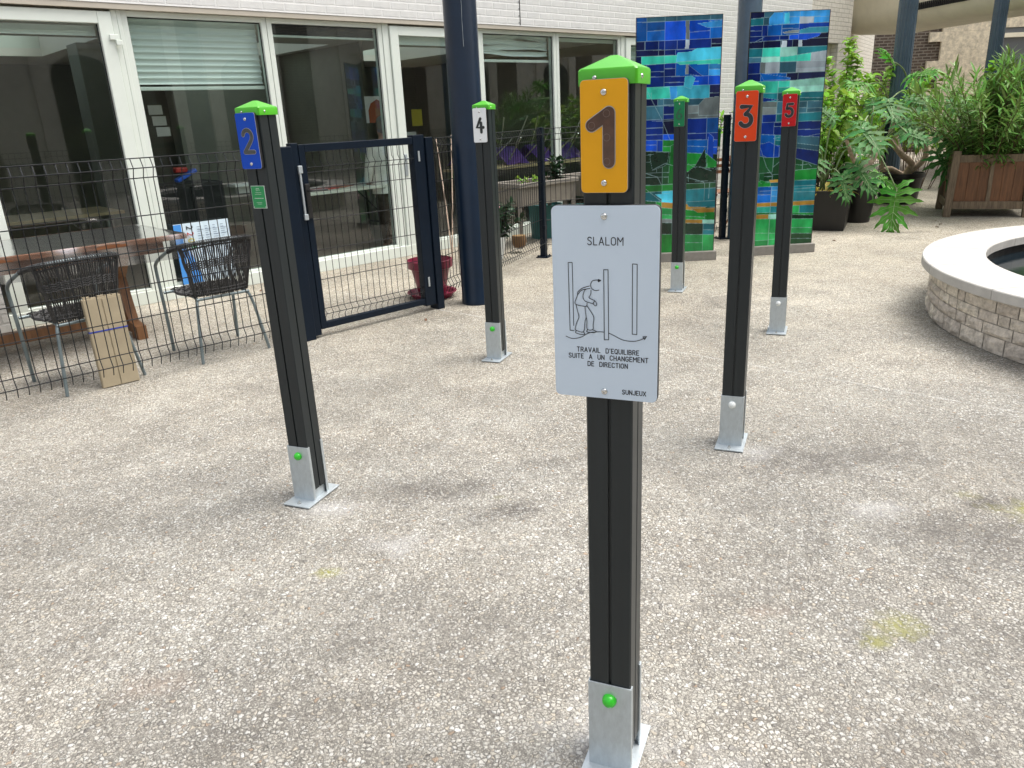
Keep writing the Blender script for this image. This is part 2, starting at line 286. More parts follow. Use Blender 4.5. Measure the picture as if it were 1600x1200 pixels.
M['yel_leaf'] = mat('yellowed leaf', (.45, .36, .06), .6, trans=.3, island=.4)
M['dry'] = mat('dry leaf', (.16, .085, .04), .8, island=.4)
M['stem'] = mat('green stem', (.13, .19, .07), .5, nscale=20, namt=.3)
M['bark'] = mat('pale bark', (.48, .37, .28), .8, nscale=25, namt=.35, bump=.004, bscale=30)
M['dstem'] = mat('brown stem', (.10, .06, .035), .8)
M['pink'] = mat('pink petals', (.75, .35, .45), .6)
M['darkglass'] = mat('dark window glass', (.02, .022, .025), .08, spec=.6)
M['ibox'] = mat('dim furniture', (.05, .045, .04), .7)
M['steelbase'] = mat('grey plinth', (.24, .225, .20), .65, nscale=20, namt=.15)

# ------------------------------------------------------------------ mesh helpers
def obj(name, bm, m, parent=None, smooth=None, label=None):
    me = bpy.data.meshes.new(name)
    bmesh.ops.recalc_face_normals(bm, faces=bm.faces)
    bm.to_mesh(me); bm.free()
    o = bpy.data.objects.new(name, me); C.objects.link(o)
    for x in (m if isinstance(m, (list, tuple)) else [m]): me.materials.append(M[x] if isinstance(x, str) else x)
    if parent: o.parent = parent
    if smooth is not None:
        me.shade_smooth(); me.set_sharp_from_angle(angle=R(smooth))
    if label: o['label'] = label
    return o
def tag(o, label, cat, group=None):
    o['label'] = label; o['category'] = cat
    if group: o['group'] = group
    return o
def thing(name, label, cat, loc=(0, 0, 0), rz=0, group=None):
    o = bpy.data.objects.new(name, None); C.objects.link(o); o.empty_display_size = .1
    o.location = loc; o.rotation_euler = (0, 0, rz); return tag(o, label, cat, group)
def struct(o, kind='structure'): o['kind'] = kind; return o
def B(): return bmesh.new()
def box(bm, x0, x1, y0, y1, z0, z1, bev=0, mx=None, mi=0):
    r = bmesh.ops.create_cube(bm, size=1)
    mat_ = Matrix.Translation(((x0+x1)/2, (y0+y1)/2, (z0+z1)/2)) @ Matrix.Diagonal((abs(x1-x0), abs(y1-y0), abs(z1-z0), 1))
    if mx: mat_ = mx @ mat_
    bmesh.ops.transform(bm, matrix=mat_, verts=r['verts'])
    fs = {f for v in r['verts'] for f in v.link_faces}
    if bev:
        es = list({e for v in r['verts'] for e in v.link_edges})
        q = bmesh.ops.bevel(bm, geom=es, offset=bev, segments=2, affect='EDGES', profile=.5)
        fs = set(q['faces']) | {f for f in fs if f.is_valid}
    for f in fs:
        if f.is_valid: f.material_index = mi
    return bm
def cyl(bm, p0, p1, r0, r1=None, n=16, mi=0, caps=True):
    p0, p1 = Vector(p0), Vector(p1); r1 = r0 if r1 is None else r1; ax = p1-p0
    q = bmesh.ops.create_cone(bm, cap_ends=caps, segments=n, radius1=r0, radius2=r1, depth=ax.length)
    bmesh.ops.transform(bm, matrix=Matrix.Translation((p0+p1)/2) @ ax.to_track_quat('Z', 'Y').to_matrix().to_4x4(), verts=q['verts'])
    for f in {f for v in q['verts'] for f in v.link_faces}: f.material_index = mi
    return bm
def tube(bm, pts, r, n=6, mi=0):
    pts = [Vector(p) for p in pts]; rs = r if isinstance(r, (list, tuple)) else [r]*len(pts)
    rings = []; nrm = None
    for i, p in enumerate(pts):
        t = (pts[min(i+1, len(pts)-1)]-pts[max(i-1, 0)]).normalized()
        if nrm is None: nrm = t.orthogonal().normalized()
        nrm = (nrm - t*nrm.dot(t)); nrm = nrm.normalized() if nrm.length > 1e-6 else t.orthogonal().normalized()
        b = t.cross(nrm)
        rings.append([bm.verts.new(p+(nrm*math.cos(2*PI*k/n)+b*math.sin(2*PI*k/n))*rs[i]) for k in range(n)])
    for a, c in zip(rings, rings[1:]):
        for k in range(n): bm.faces.new((a[k], a[(k+1) % n], c[(k+1) % n], c[k])).material_index = mi
    bm.faces.new(rings[0][::-1]).material_index = mi; bm.faces.new(rings[-1]).material_index = mi
    return bm
def smoothpath(pts, k=5):
    P = [Vector(p) for p in pts]; out = []
    for i in range(len(P)-1):
        a = P[max(i-1, 0)]; b = P[i]; c = P[i+1]; d_ = P[min(i+2, len(P)-1)]
        for j in range(k):
            t = j/k; out.append(.5*((2*b)+(c-a)*t+(2*a-5*b+4*c-d_)*t*t+(-a+3*b-3*c+d_)*t**3))
    out.append(P[-1]); return out
def lathe(bm, prof, n=32, c=(0, 0, 0), mi=0):
    rings = [[bm.verts.new((c[0]+r*math.cos(2*PI*k/n), c[1]+r*math.sin(2*PI*k/n), c[2]+z)) for k in range(n)] for r, z in prof]
    for a, b_ in zip(rings, rings[1:]):
        for k in range(n): bm.faces.new((a[k], a[(k+1) % n], b_[(k+1) % n], b_[k])).material_index = mi
    return bm
def prism(bm, poly, a0, a1, plane='XY', mi=0):
    """poly in a plane, extruded along the third axis from a0 to a1"""
    def V(u, v, w_): return {'XY': (u, v, w_), 'XZ': (u, w_, v), 'YZ': (w_, u, v)}[plane]
    lo = [bm.verts.new(V(u, v, a0)) for u, v in poly]; hi = [bm.verts.new(V(u, v, a1)) for u, v in poly]
    fs = [bm.faces.new(lo[::-1]), bm.faces.new(hi)]
    n = len(poly)
    for k in range(n): fs.append(bm.faces.new((lo[k], lo[(k+1) % n], hi[(k+1) % n], hi[k])))
    for f in fs: f.material_index = mi
    return bm
def rrect(x0, x1, z0, z1, r, k=5):
    out = []
    for cx, cz, a0 in ((x1-r, z1-r, 0), (x0+r, z1-r, 90), (x0+r, z0+r, 180), (x1-r, z0+r, 270)):
        for i in range(k+1): a = R(a0+90*i/k); out.append((cx+r*math.cos(a), cz+r*math.sin(a)))
    return out
def stroke(bm, pts, w_, y, closed=False, mi=0, caps=8, thick=None):
    """flat ribbon in the XZ plane at depth y with round ends"""
    P = [Vector((p[0], p[1])) for p in pts]; n = len(P); lf, rt = [], []
    for i in range(n):
        a = P[(i-1) % n] if closed else P[max(i-1, 0)]; c = P[(i+1) % n] if closed else P[min(i+1, n-1)]
        t = (c-a).normalized(); nn = Vector((-t.y, t.x))
        lf.append(P[i]+nn*w_/2); rt.append(P[i]-nn*w_/2)
    if closed:
        vl = [bm.verts.new((p.x, y, p.y)) for p in lf]; vr = [bm.verts.new((p.x, y, p.y)) for p in rt]
        for i in range(n): bm.faces.new((vl[i], vl[(i+1) % n], vr[(i+1) % n], vr[i])).material_index = mi
        return
    vl = [bm.verts.new((p.x, y, p.y)) for p in lf]; vr = [bm.verts.new((p.x, y, p.y)) for p in rt]
    for i in range(n-1): bm.faces.new((vl[i], vl[i+1], vr[i+1], vr[i])).material_index = mi
    if caps:
        for e, (p, t) in enumerate(((P[0], (P[0]-P[1]).normalized()), (P[-1], (P[-1]-P[-2]).normalized()))):
            nn = Vector((-t.y, t.x)); arc = []
            for k in range(1, caps):
                a = PI*k/caps; q = p+nn*math.cos(a)*w_/2+t*math.sin(a)*w_/2; arc.append(bm.verts.new((q.x, y, q.y)))
            ends = (vr[0], vl[0]) if e == 0 else (vl[-1], vr[-1])
            bm.faces.new([ends[0]]+arc+[ends[1]]).material_index = mi
def arc2(cx, cz, r, a0, a1, k=14, rz=None):
    rz = rz or r
    return [(cx+r*math.cos(R(a0+(a1-a0)*i/k)), cz+rz*math.sin(R(a0+(a1-a0)*i/k))) for i in range(k+1)]
def text(body, size, align='CENTER', bold=0, ext=.0006):
    c = bpy.data.curves.new('lettering', 'FONT'); c.body = body; c.size = size; c.align_x = align; c.align_y = 'CENTER'; c.extrude = ext; c.offset = bold; c.space_character = 1.08
    o = bpy.data.objects.new('lettering', c); C.objects.link(o)
    bpy.context.view_layer.update()
    me = bpy.data.meshes.new_from_object(o.evaluated_get(bpy.context.evaluated_depsgraph_get()))
    bpy.data.objects.remove(o); bpy.data.curves.remove(c); return me
def add_text(bm, body, size, x, z, y, align='CENTER', bold=0, sx=1, rot=0, mi=0, ext=.0006):
    me = text(body, size, align, bold, ext)
    mx = Matrix.Translation((x, y, z)) @ Matrix.Rotation(rot, 4, 'Y') @ Matrix.Rotation(R(90), 4, 'X') @ Matrix.Diagonal((sx, 1, 1, 1))
    me.transform(mx); k = len(bm.faces); bm.from_mesh(me); bm.faces.ensure_lookup_table()
    for f in bm.faces[k:]: f.material_index = mi
    bpy.data.meshes.remove(me)
def screw(bm, p, n, r=.0055, mi=0):
    """domed security screw with a dark socket; n = outward direction"""
    p, n = Vector(p), Vector(n).normalized(); q = n.to_track_quat('Z', 'Y').to_matrix().to_4x4(); mx = Matrix.Translation(p) @ q
    prof = [(r, 0), (r*.97, r*.18), (r*.8, r*.42), (r*.52, r*.55), (r*.36, r*.56), (r*.33, r*.2), (0.0001, r*.2)]
    k = len(bm.verts); lathe(bm, prof, 14, mi=mi); bm.verts.ensure_lookup_table()
    bmesh.ops.transform(bm, matrix=mx, verts=bm.verts[k:])

GLY = dict(A=(.62, [[(0, 0), (.31, 1), (.62, 0)], [(.11, .33), (.51, .33)]]), B=(.55, [[(0, 0), (0, 1), (.33, 1), (.5, .88), (.5, .66), (.33, .53), (0, .53)], [(.33, .53), (.55, .38), (.55, .14), (.36, 0), (0, 0)]]),
 C=(.55, [[(.55, .82), (.46, .95), (.27, 1), (.1, .94), (0, .78), (0, .22), (.1, .06), (.27, 0), (.46, .05), (.55, .18)]]), D=(.57, [[(0, 0), (0, 1), (.3, 1), (.5, .9), (.57, .72), (.57, .28), (.5, .1), (.3, 0), (0, 0)]]),
 E=(.48, [[(.48, 1), (0, 1), (0, 0), (.48, 0)], [(0, .52), (.4, .52)]]), G=(.57, [[(.55, .82), (.46, .95), (.28, 1), (.1, .94), (0, .78), (0, .22), (.1, .06), (.28, 0), (.46, .05), (.57, .2), (.57, .46), (.33, .46)]]),
 H=(.56, [[(0, 0), (0, 1)], [(.56, 0), (.56, 1)], [(0, .52), (.56, .52)]]), I=(.0, [[(0, 0), (0, 1)]]), J=(.45, [[(0, .2), (.08, .05), (.22, 0), (.37, .05), (.45, .2), (.45, 1)]]), L=(.46, [[(0, 1), (0, 0), (.46, 0)]]),
 M=(.70, [[(0, 0), (0, 1), (.35, .45), (.70, 1), (.70, 0)]]), N=(.57, [[(0, 0), (0, 1), (.57, 0), (.57, 1)]]), O=(.57, [[(.28, 1), (.1, .94), (0, .78), (0, .22), (.1, .06), (.28, 0), (.47, .06), (.57, .22), (.57, .78), (.47, .94), (.28, 1)]]),
 R=(.55, [[(0, 0), (0, 1), (.33, 1), (.52, .88), (.52, .62), (.33, .5), (0, .5)], [(.3, .5), (.55, 0)]]), S=(.52, [[(.5, .85), (.4, .97), (.24, 1), (.08, .95), (.01, .8), (.06, .64), (.24, .54), (.43, .43), (.52, .25), (.43, .07), (.26, 0), (.1, .03), (0, .16)]]),
 T=(.56, [[(0, 1), (.56, 1)], [(.28, 1), (.28, 0)]]), U=(.56, [[(0, 1), (0, .22), (.1, .06), (.28, 0), (.46, .06), (.56, .22), (.56, 1)]]), V=(.6, [[(0, 1), (.3, 0), (.6, 1)]]), X=(.56, [[(0, 0), (.56, 1)], [(0, 1), (.56, 0)]]))
GLY['Q'] = (.57, GLY['O'][1]+[[(.36, .2), (.57, -.04)]]); GLY["'"] = (.05, [[(.03, 1.02), (.0, .82)]]); GLY[' '] = (.22, [])
def seglines(bm, pts, w_, y, closed=False):
    """every segment its own thin bar with round ends, each a hair above the last"""
    P = list(pts)+([pts[0]] if closed else [])
    for i, (a, b_) in enumerate(zip(P, P[1:])): stroke(bm, [a, b_], w_, y-.00003*i, caps=6)
def engrave(bm, s_, h, xc, zc, y, w_, sx=1.0, gap=.24, align='C'):
    tot = sum((GLY[c_][0]+gap) for c_ in s_)-gap; x = xc-tot*h*sx/2
    for k, c_ in enumerate(s_):
        gw, st = GLY[c_]
        for j, l_ in enumerate(st): seglines(bm, [(x+px*h*sx, zc+(pz-.5)*h) for px, pz in l_], w_, y-.0002*j)
        x += (gw+gap)*h*sx

# ------------------------------------------------------------------ ground
bm = B(); bmesh.ops.create_grid(bm, x_segments=1, y_segments=1, size=60)
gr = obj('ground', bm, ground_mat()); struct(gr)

def homog(src, dst):
    A = []; bb = []
    for (x, y), (u, v) in zip(src, dst):
        A.append([x, y, 1, 0, 0, 0, -u*x, -u*y]); bb.append(u); A.append([0, 0, 0, x, y, 1, -v*x, -v*y]); bb.append(v)
    n = 8
    for i in range(n):
        p = max(range(i, n), key=lambda r_: abs(A[r_][i])); A[i], A[p] = A[p], A[i]; bb[i], bb[p] = bb[p], bb[i]
        for r_ in range(i+1, n):
            f = A[r_][i]/A[i][i]
            for c_ in range(i, n): A[r_][c_] -= f*A[i][c_]
            bb[r_] -= f*bb[i]
    h = [0]*8
    for i in range(n-1, -1, -1): h[i] = (bb[i]-sum(A[i][c_]*h[c_] for c_ in range(i+1, n)))/A[i][i]
    return lambda x, y: ((h[0]*x+h[1]*y+h[2])/(h[6]*x+h[7]*y+1), (h[3]*x+h[4]*y+h[5])/(h[6]*x+h[7]*y+1))

# ------------------------------------------------------------------ slalom posts
PR = R(-22.5)
W2 = .0465
def post_poly(h=W2, g=.0028, d_=.006, ch=.003):
    side = [(-h+ch, -h), (-g-.001, -h), (-g, -h+.001), (-g, -h+d_), (g, -h+d_), (g, -h+.001), (g+.001, -h), (h-ch, -h)]
    out = []
    for k in range(4):
        a = k*PI/2
        out += [(x*math.cos(a)-y*math.sin(a), x*math.sin(a)+y*math.cos(a)) for x, y in side]
    return out
def digit_strokes(d_):
    # in units of digit height 1, centred, x right, z up
    if d_ == 1: return [[(-.23, .22), (.10, .43)], [(.10, .43), (.10, -.44)]]
    if d_ == 2: return [arc2(0, .2, .22, 165, -25, 14, .24)+[(.13, -.02), (-.22, -.42)], [(-.22, -.425), (.25, -.425)]]
    if d_ == 3: return [[(-.22, .43), (.2, .43), (-.03, .10)], [(-.03, .10)]+arc2(-.02, -.16, .25, 72, -150, 16, .26)]
    if d_ == 4: return [[(.1, -.43), (.1, .16)], [(.06, .43), (-.22, -.13), (.26, -.13)]]
    if d_ == 5: return [[(.2, .43), (-.15, .43), (-.18, .06)]+arc2(-.02, -.14, .24, 115, -150, 16, .28)]
    return [[(.12, .43), (-.1, .2), (-.2, -.02)], arc2(0, -.2, .22, 0, 345, 22, .23)]
def dig_mesh(d_, cx, cz, hgt, wd, y, mi_edge, mi_fill):
    bm = B()
    for e, (ww, mi, dy) in enumerate(((wd+.0026, 0, 0), (wd, 1, -.0011))):
        for i, st in enumerate(digit_strokes(d_)):
            pts = [(cx+x*hgt, cz+z*hgt) for x, z in st]
            stroke(bm, pts, ww, y+dy-i*.0003, closed=False, mi=mi)
    return bm
POSTS = [  # number, front left corner on the ground, board colour, inlay, plug
    (1, .1426, 1.4095, 'yellow', 'dig_brown', 'plug', 'dark slalom post with yellow board numbered 1 and white instruction sign'),
    (2, -.9122, 2.8412, 'blue', 'dig_grey', 'plug', 'dark slalom post with blue board numbered 2 and small green label'),
    (3, .9256, 3.1771, 'orange', 'dig_black', 'plugw', 'dark slalom post with orange board numbered 3 and white plug on its foot'),
    (4, -.1487, 4.6559, 'white', 'dig_black', 'plug', 'dark slalom post with white board numbered 4 beside the blue column'),
    (5, 1.7446, 4.9615, 'red', 'dig_black', 'plugw', 'dark slalom post with dark red board numbered 5 and white plug on its foot'),
    (6, 1.3741, 6.3485, 'green', 'dig_green', 'plug', 'farthest dark slalom post with green board numbered 6')]
fx = Vector((math.cos(PR), math.sin(PR), 0)); fy = Vector((-math.sin(PR), math.cos(PR), 0))
for num, gx, gy, colr, inlay, plug, lab in POSTS:
    axis = Vector((gx, gy, 0)) + fx*W2 + fy*(W2+.004)
    t = thing('slalom_post', lab, 'post', axis, PR + random.uniform(-.008, .008), 'numbered slalom posts')
    t.rotation_euler[1] = {5: R(-.5), 6: R(-.3), 1: R(.0)}.get(num, 0)
    bm = B(); prism(bm, post_poly(), .052, 1.497); obj('post_shaft', bm, 'post', t)
    # cap
    bm = B(); h = .0525
    q = rrect(-h, h, -h, h, .006, 3); q2 = rrect(-h+.002, h-.002, -h+.002, h-.002, .006, 3)
    lv = [(q, 1.493), (q, 1.5165), (q2, 1.520)]
    rings = [[bm.verts.new((x, y, z)) for x, y in poly] for poly, z in lv]
    rings.append([bm.verts.new((x*.12, y*.12, 1.5415)) for x, y in q]); n = len(q)
    for a, b_ in zip(rings, rings[1:]):
        for k in range(n): bm.faces.new((a[k], a[(k+1) % n], b_[(k+1) % n], b_[k]))
    bm.faces.new(rings[-1]); bm.faces.new(rings[0][::-1])
    cap = obj('cap', bm, 'lime', t, smooth=32)
    for k in range(4):
        bm = B(); a = k*PI/2; mxr = Matrix.Rotation(a, 3, 'Z'); screw(bm, mxr @ Vector((-.022, -h, 1.505)), mxr @ Vector((0, -1, 0)), .0042)
        obj('screw', bm, 'steel', cap, smooth=40)
    # number board
    bm = B(); prism(bm, rrect(-.0455, .0385, 1.3155, 1.5025, .008), -W2-.0135, -W2-.0005, 'XZ')
    nb = obj('board', bm, 'blackhd', t); nb.name = 'number_board'
    bm = B(); prism(bm, rrect(-.0455, .0385, 1.3155, 1.5025, .008), -W2-.0145, -W2-.0137, 'XZ'); obj('board_rim', bm, 'grout', nb)
    bm = B(); prism(bm, rrect(-.0448, .0378, 1.3162, 1.5018, .0074), -W2-.0160, -W2-.0147, 'XZ'); obj('board_face', bm, 'pl_'+colr, nb)
    yf = -W2-.0163
    dbm = dig_mesh(num, -.0035, 1.4085, .092 if num == 1 else .084, .0205 if num == 1 else (.0155 if num in (3, 4, 5) else .013), yf, 0, 1)
    obj('numeral', dbm, [('grout' if num != 6 else 'pl_green'), inlay], nb)
    if num == 1:
        for (dx, dz) in ((-.021, .020), (.0055, .039), (.0057, 0), (.0057, -.040)):
            bm = B(); c0 = arc2(-.0035+dx, 1.4085+dz, .0058, 0, 345, 20); stroke(bm, c0, .0009, yf-.0021, closed=True); obj('numeral_ring', bm, mat('ring mark', (.16, .11, .09), .4) if 'ringm' not in M else M['ringm'], nb)
    for z in (1.4815, 1.3325): bm = B(); screw(bm, (-.0035, yf+.0003, z), (0, -1, 0), .0058); obj('screw', bm, 'steel', nb, smooth=40)
    # foot: base plate, two upright plates with folded lips, plug, bolts
    bm = B(); box(bm, -.062, .062, -.108, .108, 0.0035, .0095, .0012); foot = obj('base_plate', bm, 'galv', t)
    for sgn in (-1, 1):
        bm = B(); y0 = sgn*(W2+.0008); y1 = sgn*(W2+.0042)
        box(bm, -.0495, .0495, min(y0, y1), max(y0, y1), .0087, .243, .0008)
        for sx in (-1, 1): box(bm, min(sx*.0497, sx*.0465), max(sx*.0497, sx*.0465), min(sgn*W2*1.0, sgn*(W2-.012)), max(sgn*W2, sgn*(W2-.012)), .0087, .243, .0006) if False else box(bm, min(sx*.0468, sx*.0497), max(sx*.0468, sx*.0497), min(sgn*(W2+.0006), sgn*(W2-.010)), max(sgn*(W2+.0006), sgn*(W2-.010)), .0087, .243)
        obj('upright_plate', bm, 'galv', t)
        bm = B(); prof = [(.0165, 0), (.0162, .004), (.0142, .010), (.0098, .0148), (.004, .0168), (.0001, .0172)]
        lathe(bm, prof, 18); bmesh.ops.transform(bm, matrix=Matrix.Translation((0, sgn*(W2+.0043), .203)) @ Vector((0, sgn, 0)).to_track_quat('Z', 'Y').to_matrix().to_4x4(), verts=bm.verts[:])
        obj('plug', bm, plug, t, smooth=50)
        bm = B(); cyl(bm, (0, sgn*.086, .0086), (0, sgn*.086, .0105), .0085, n=18); cyl(bm, (0, sgn*.086, .0105), (0, sgn*.086, .0165), .0068, n=6); cyl(bm, (0, sgn*.086, .0165), (0, sgn*.086, .0215), .0035, n=10)
        obj('anchor_bolt', bm, 'steel', foot)
    bm = B(); box(bm, -.038, .038, -.038, .038, .0087, .0515); obj('inner_block', bm, 'galv', t)
    if num == 1:
        X0, X1, Z0, Z1 = -.1045, .0965, .9285, 1.2945
        bm = B(); prism(bm, rrect(X0, X1, Z0, Z1, .011), -W2-.0115, -W2-.0015, 'XZ'); sg = obj('instruction_sign', bm, 'blackhd', t)
        bm = B(); prism(bm, rrect(X0+.0009, X1-.0009, Z0+.0009, Z1-.0009, .010), -W2-.0138, -W2-.0117, 'XZ'); obj('sign_face', bm, 'sign', sg)
        yk = -W2-.0142
        SG = homog([(8, 30), (645, 35), (613, 1176), (29, 1121)], [(0, 0), (1, 0), (1, 1), (0, 1)])
        def D(px, py):   # design units of the sign drawing -> the sign's own plane
            u, v = SG(px, py); return (X0+u*(X1-X0), Z1-v*(Z1-Z0))
        bm = B(); LW = .00135
        def ln(pts, closed=False, sm=False, w_=LW, dy=0):
            q = [D(*p) for p in pts]
            if sm: q = [(p.x, p.z) for p in smoothpath([(a, 0, c) for a, c in q], 5)]
            seglines(bm, q, w_, yk-dy, closed)
        ln([(108, 362), (131, 362), (137, 725)]); ln([(108, 362), (116, 752), (138, 754)], dy=.0002)
        ln([(313, 405), (338, 405), (338, 808), (313, 808)], True, dy=.0004)
        ln([(479, 373), (506, 375), (500, 779), (474, 777)], True)
        ln([(92, 786), (130, 800), (180, 792), (225, 768), (280, 762), (312, 764)], sm=True)
        ln([(338, 769), (370, 785), (420, 810), (480, 818), (525, 808), (548, 796)], sm=True)
        ln([(535, 792), (556, 790), (545, 808)], True, dy=.0002)
        ln([(285, 522), (262, 524), (243, 512), (237, 490), (246, 470), (268, 464), (290, 466)], sm=True)       # head and its turning arrow
        ln([(282, 462), (294, 467), (282, 473)], True, w_=.0022, dy=.0002)
        ln([(230, 498), (190, 510), (164, 530), (160, 552), (146, 590), (152, 603), (180, 611), (212, 614), (216, 596)], sm=True, dy=.0001)
        ln([(164, 545), (185, 522), (232, 512)], sm=True, dy=.0003)
        ln([(234, 512), (205, 520), (192, 555), (200, 580), (222, 592), (250, 600), (262, 612), (272, 604), (264, 586), (236, 570), (228, 562), (238, 545), (240, 520)], sm=True, dy=.0003)
        ln([(250, 600), (258, 584)], dy=.0005)
        ln([(152, 606), (160, 640), (168, 676), (156, 705), (146, 742), (152, 752), (194, 760), (204, 700), (210, 676), (206, 640), (205, 618)], sm=True, dy=.0004)
        ln([(216, 614), (240, 650), (254, 680), (250, 720), (248, 748), (216, 746), (215, 700), (212, 680)], sm=True, dy=.0006)
        ln([(152, 756), (148, 766), (176, 776), (200, 776), (194, 762)], sm=True, dy=.0002)
        ln([(216, 750), (214, 762), (250, 766), (268, 760), (248, 750)], sm=True, dy=.0007)
        obj('sign_drawing', bm, 'ink', sg); bm = B()
        x, z = D(323, 241); engrave(bm, 'SLALOM', .0138, x, z, yk, .00165, gap=.28)
        for s_, px, py in (("TRAVAIL  D'EQUILIBRE", 331, 873), ('SUITE  A  UN  CHANGEMENT', 332, 912), ('DE  DIRECTION', 330, 953)):
            x, z = D(px, py); engrave(bm, s_, .0087, x, z, yk, .00155, gap=.30, sx=.99)
        x, z = D(481, 1115); engrave(bm, 'SUNJEUX', .0085, x, z, yk, .00155, gap=.26)
        obj('sign_lettering', bm, 'ink', sg)
        for x, z in ((-.0045, 1.2745), (-.0055, .9435)): bm = B(); screw(bm, (x, -W2-.0137, z), (0, -1, 0), .0064); obj('screw', bm, 'steel', sg, smooth=40)
    if num == 2:
        bm = B(); box(bm, -.034, .025, -W2-.0022, -W2-.0004, 1.178, 1.257); lb = obj('label_plate', bm, 'plugw', t)
        bm = B(); box(bm, -.0325, .0235, -W2-.0030, -W2-.0024, 1.1795, 1.2555); obj('label_face', bm, 'label', lb)
        bm = B(); yy = -W2-.0033
        stroke(bm, [(-.011, 1.240), (-.011, 1.248), (.001, 1.248), (.001, 1.240)], .0013, yy); stroke(bm, [(-.006, 1.240), (-.006, 1.245)], .0012, yy-.0003)
        for z, a in ((1.2335, .011), (1.2275, .014), (1.2135, .018), (1.1985, .012), (1.1935, .008)):
            x = -.0045-a
            while x < -.0045+a: l_ = random.uniform(.002, .005); stroke(bm, [(x, z), (x+l_, z)], .0017 if z == 1.2135 else .001, yy, caps=0); x += l_+.0012
        for x in (-.030, .021): box(bm, x-.0015, x+.0015, yy-.0003, yy+.0001, 1.1815, 1.1845)
        obj('label_print', bm, 'plugw', lb)

# ------------------------------------------------------------------ building with the window front
bld = thing('building', 'white painted brick building with a long row of tall white framed windows', 'building', ORI, FR)
GZ0, GZ1, HZ = .138, 2.372, 2.46
bm = B()
box(bm, -3, 15.0-.72, -.06, .25, HZ, 6.5); 
box(bm, 10.42, 14.22, -.06, .25, 0, HZ-.002)
wl = obj('wall', bm, 'wbrick', bld)
bm = B(); box(bm, -3, 1.15, -.12, .2, 0, HZ-.004); obj('brick_pier', bm, 'gbrick', bld)
bm = B(); box(bm, 1.152, 10.418, -.055, .1, GZ1+.045, HZ-.002); obj('soffit_board', bm, 'soffit', bld)
bm = B(); box(bm, 1.152, 10.418, -.035, .10, 0.0, GZ0-.022, .004); obj('sill', bm, 'frame', bld)
bm = B(); box(bm, 7.02, 7.032, -.0625, -.0602, HZ+.01, 6.4)
for k in range(40): box(bm, 7.0+.0, 7.02, -.0625, -.0604, HZ+.03+k*.075, HZ+.036+k*.075)
obj('expansion_joint', bm, 'postin', bld)
# fixed lights and doors: (x0, x1 glass, kind)
def pane(parent, x0, x1, z0, z1, y=.04):
    bm = B(); box(bm, x0, x1, y-.004, y+.004, z0, z1); return obj('pane', bm, 'glass', parent)
def blind(parent, x0, x1, ztop, zbot, slat=.05, tilt=1.0, wob=0, mi='blind'):
    """venetian blind: curved slats hanging behind the glass, the lowest rail proud"""
    bm = B(); n = max(1, int((ztop-zbot)/slat)); nx = 14 if wob else 1
    for k in range(n):
        z = ztop-k*slat; rows = []
        for j in range(4):
            u = j/3; row = []
            for i in range(nx+1):
                x = x0+(x1-x0)*i/nx; dz = wob*noise.noise((x*2.3, k*.8, 3.1))
                row.append(bm.verts.new((x, .105+.018*math.sin(PI*u)*tilt, z-slat*u+dz)))
            rows.append(row)
        for a, b_ in zip(rows, rows[1:]):
            for i in range(nx): bm.faces.new((a[i], a[i+1], b_[i+1], b_[i]))
    obj('blind', bm, mi, parent)
    bm = B(); box(bm, x0, x1, .085, .125, zbot-.03, zbot, .004); obj('blind_rail', bm, 'frame', parent)
def window(x0, x1, zb=GZ0):
    fr = obj('window', winframe(x0, x1, zb), 'frame', bld); pane(fr, x0+.002, x1-.002, zb, GZ1); 
    bm = B(); 
    for a, b_ in ((x0+.001, x0+.009), (x1-.009, x1-.001)): box(bm, a, b_, .026, .034, zb+.01, GZ1-.01)
    box(bm, x0+.001, x1-.001, .026, .034, GZ1-.01, GZ1-.002); obj('gasket', bm, 'blackhd', fr); return fr
def winframe(x0, x1, zb):
    bm = B(); w_ = .05
    box(bm, x0-w_, x0, -.0, .09, zb-.02, GZ1+.043, .003); box(bm, x1, x1+w_, -.0, .09, zb-.02, GZ1+.043, .003)
    box(bm, x0+.0005, x1-.0005, .002, .088, GZ1, GZ1+.0425, .003); box(bm, x0+.0005, x1-.0005, .002, .088, zb-.0215, zb, .003); return bm
def door(x0, x1, hinge_right=True, handle=None):
    """leaf outer edges x0..x1 with a wide white stile all round"""
    bm = B(); s_ = .105; top = 2.398
    box(bm, x0, x0+s_, -.03, .05, .03, top, .004); box(bm, x1-s_, x1, -.03, .05, .03, top, .004)
    box(bm, x0+s_+.0005, x1-s_-.0005, -.028, .048, top-.09, top, .003); box(bm, x0+s_+.0005, x1-s_-.0005, -.028, .048, .03, .136, .003)
    d_ = obj('door', bm, 'frame', bld); pane(d_, x0+s_+.001, x1-s_-.001, .136, top-.09, .02)
    bm = B()
    for a in (x0+s_+.001, x1-s_-.009): box(bm, a, a+.008, .004, .013, .14, top-.095)
    obj('gasket', bm, 'blackhd', d_)
    return d_
d1 = door(1.21, 2.405)
bm = B(); box(bm, 2.36, 2.43, -.05, -.031, 2.185, 2.225, .003); box(bm, 2.40, 2.45, -.062, -.034, 2.145, 2.183, .004); obj('hinge', bm, 'frame', d1)
bm = B(); box(bm, 1.315, 2.30, .10, .12, 2.225, 2.3); obj('blind_box', bm, 'blind', d1); bm = B(); box(bm, 1.315, 2.30, .09, .125, 2.245, 2.262); obj('blind_rail', bm, 'frame', d1)
for a, b_ in ((2.41, 2.455), (2.456, 2.489)): bm = B(); box(bm, a, b_, -.01, .085, .03, GZ1+.043, .004); obj('mullion', bm, 'frame', bld)
w2 = window(2.54, 3.727)
blind(w2, 2.545, 3.72, 2.37, 1.83, .052, 1.0)
w3 = window(3.832, 5.018)
bm = B()
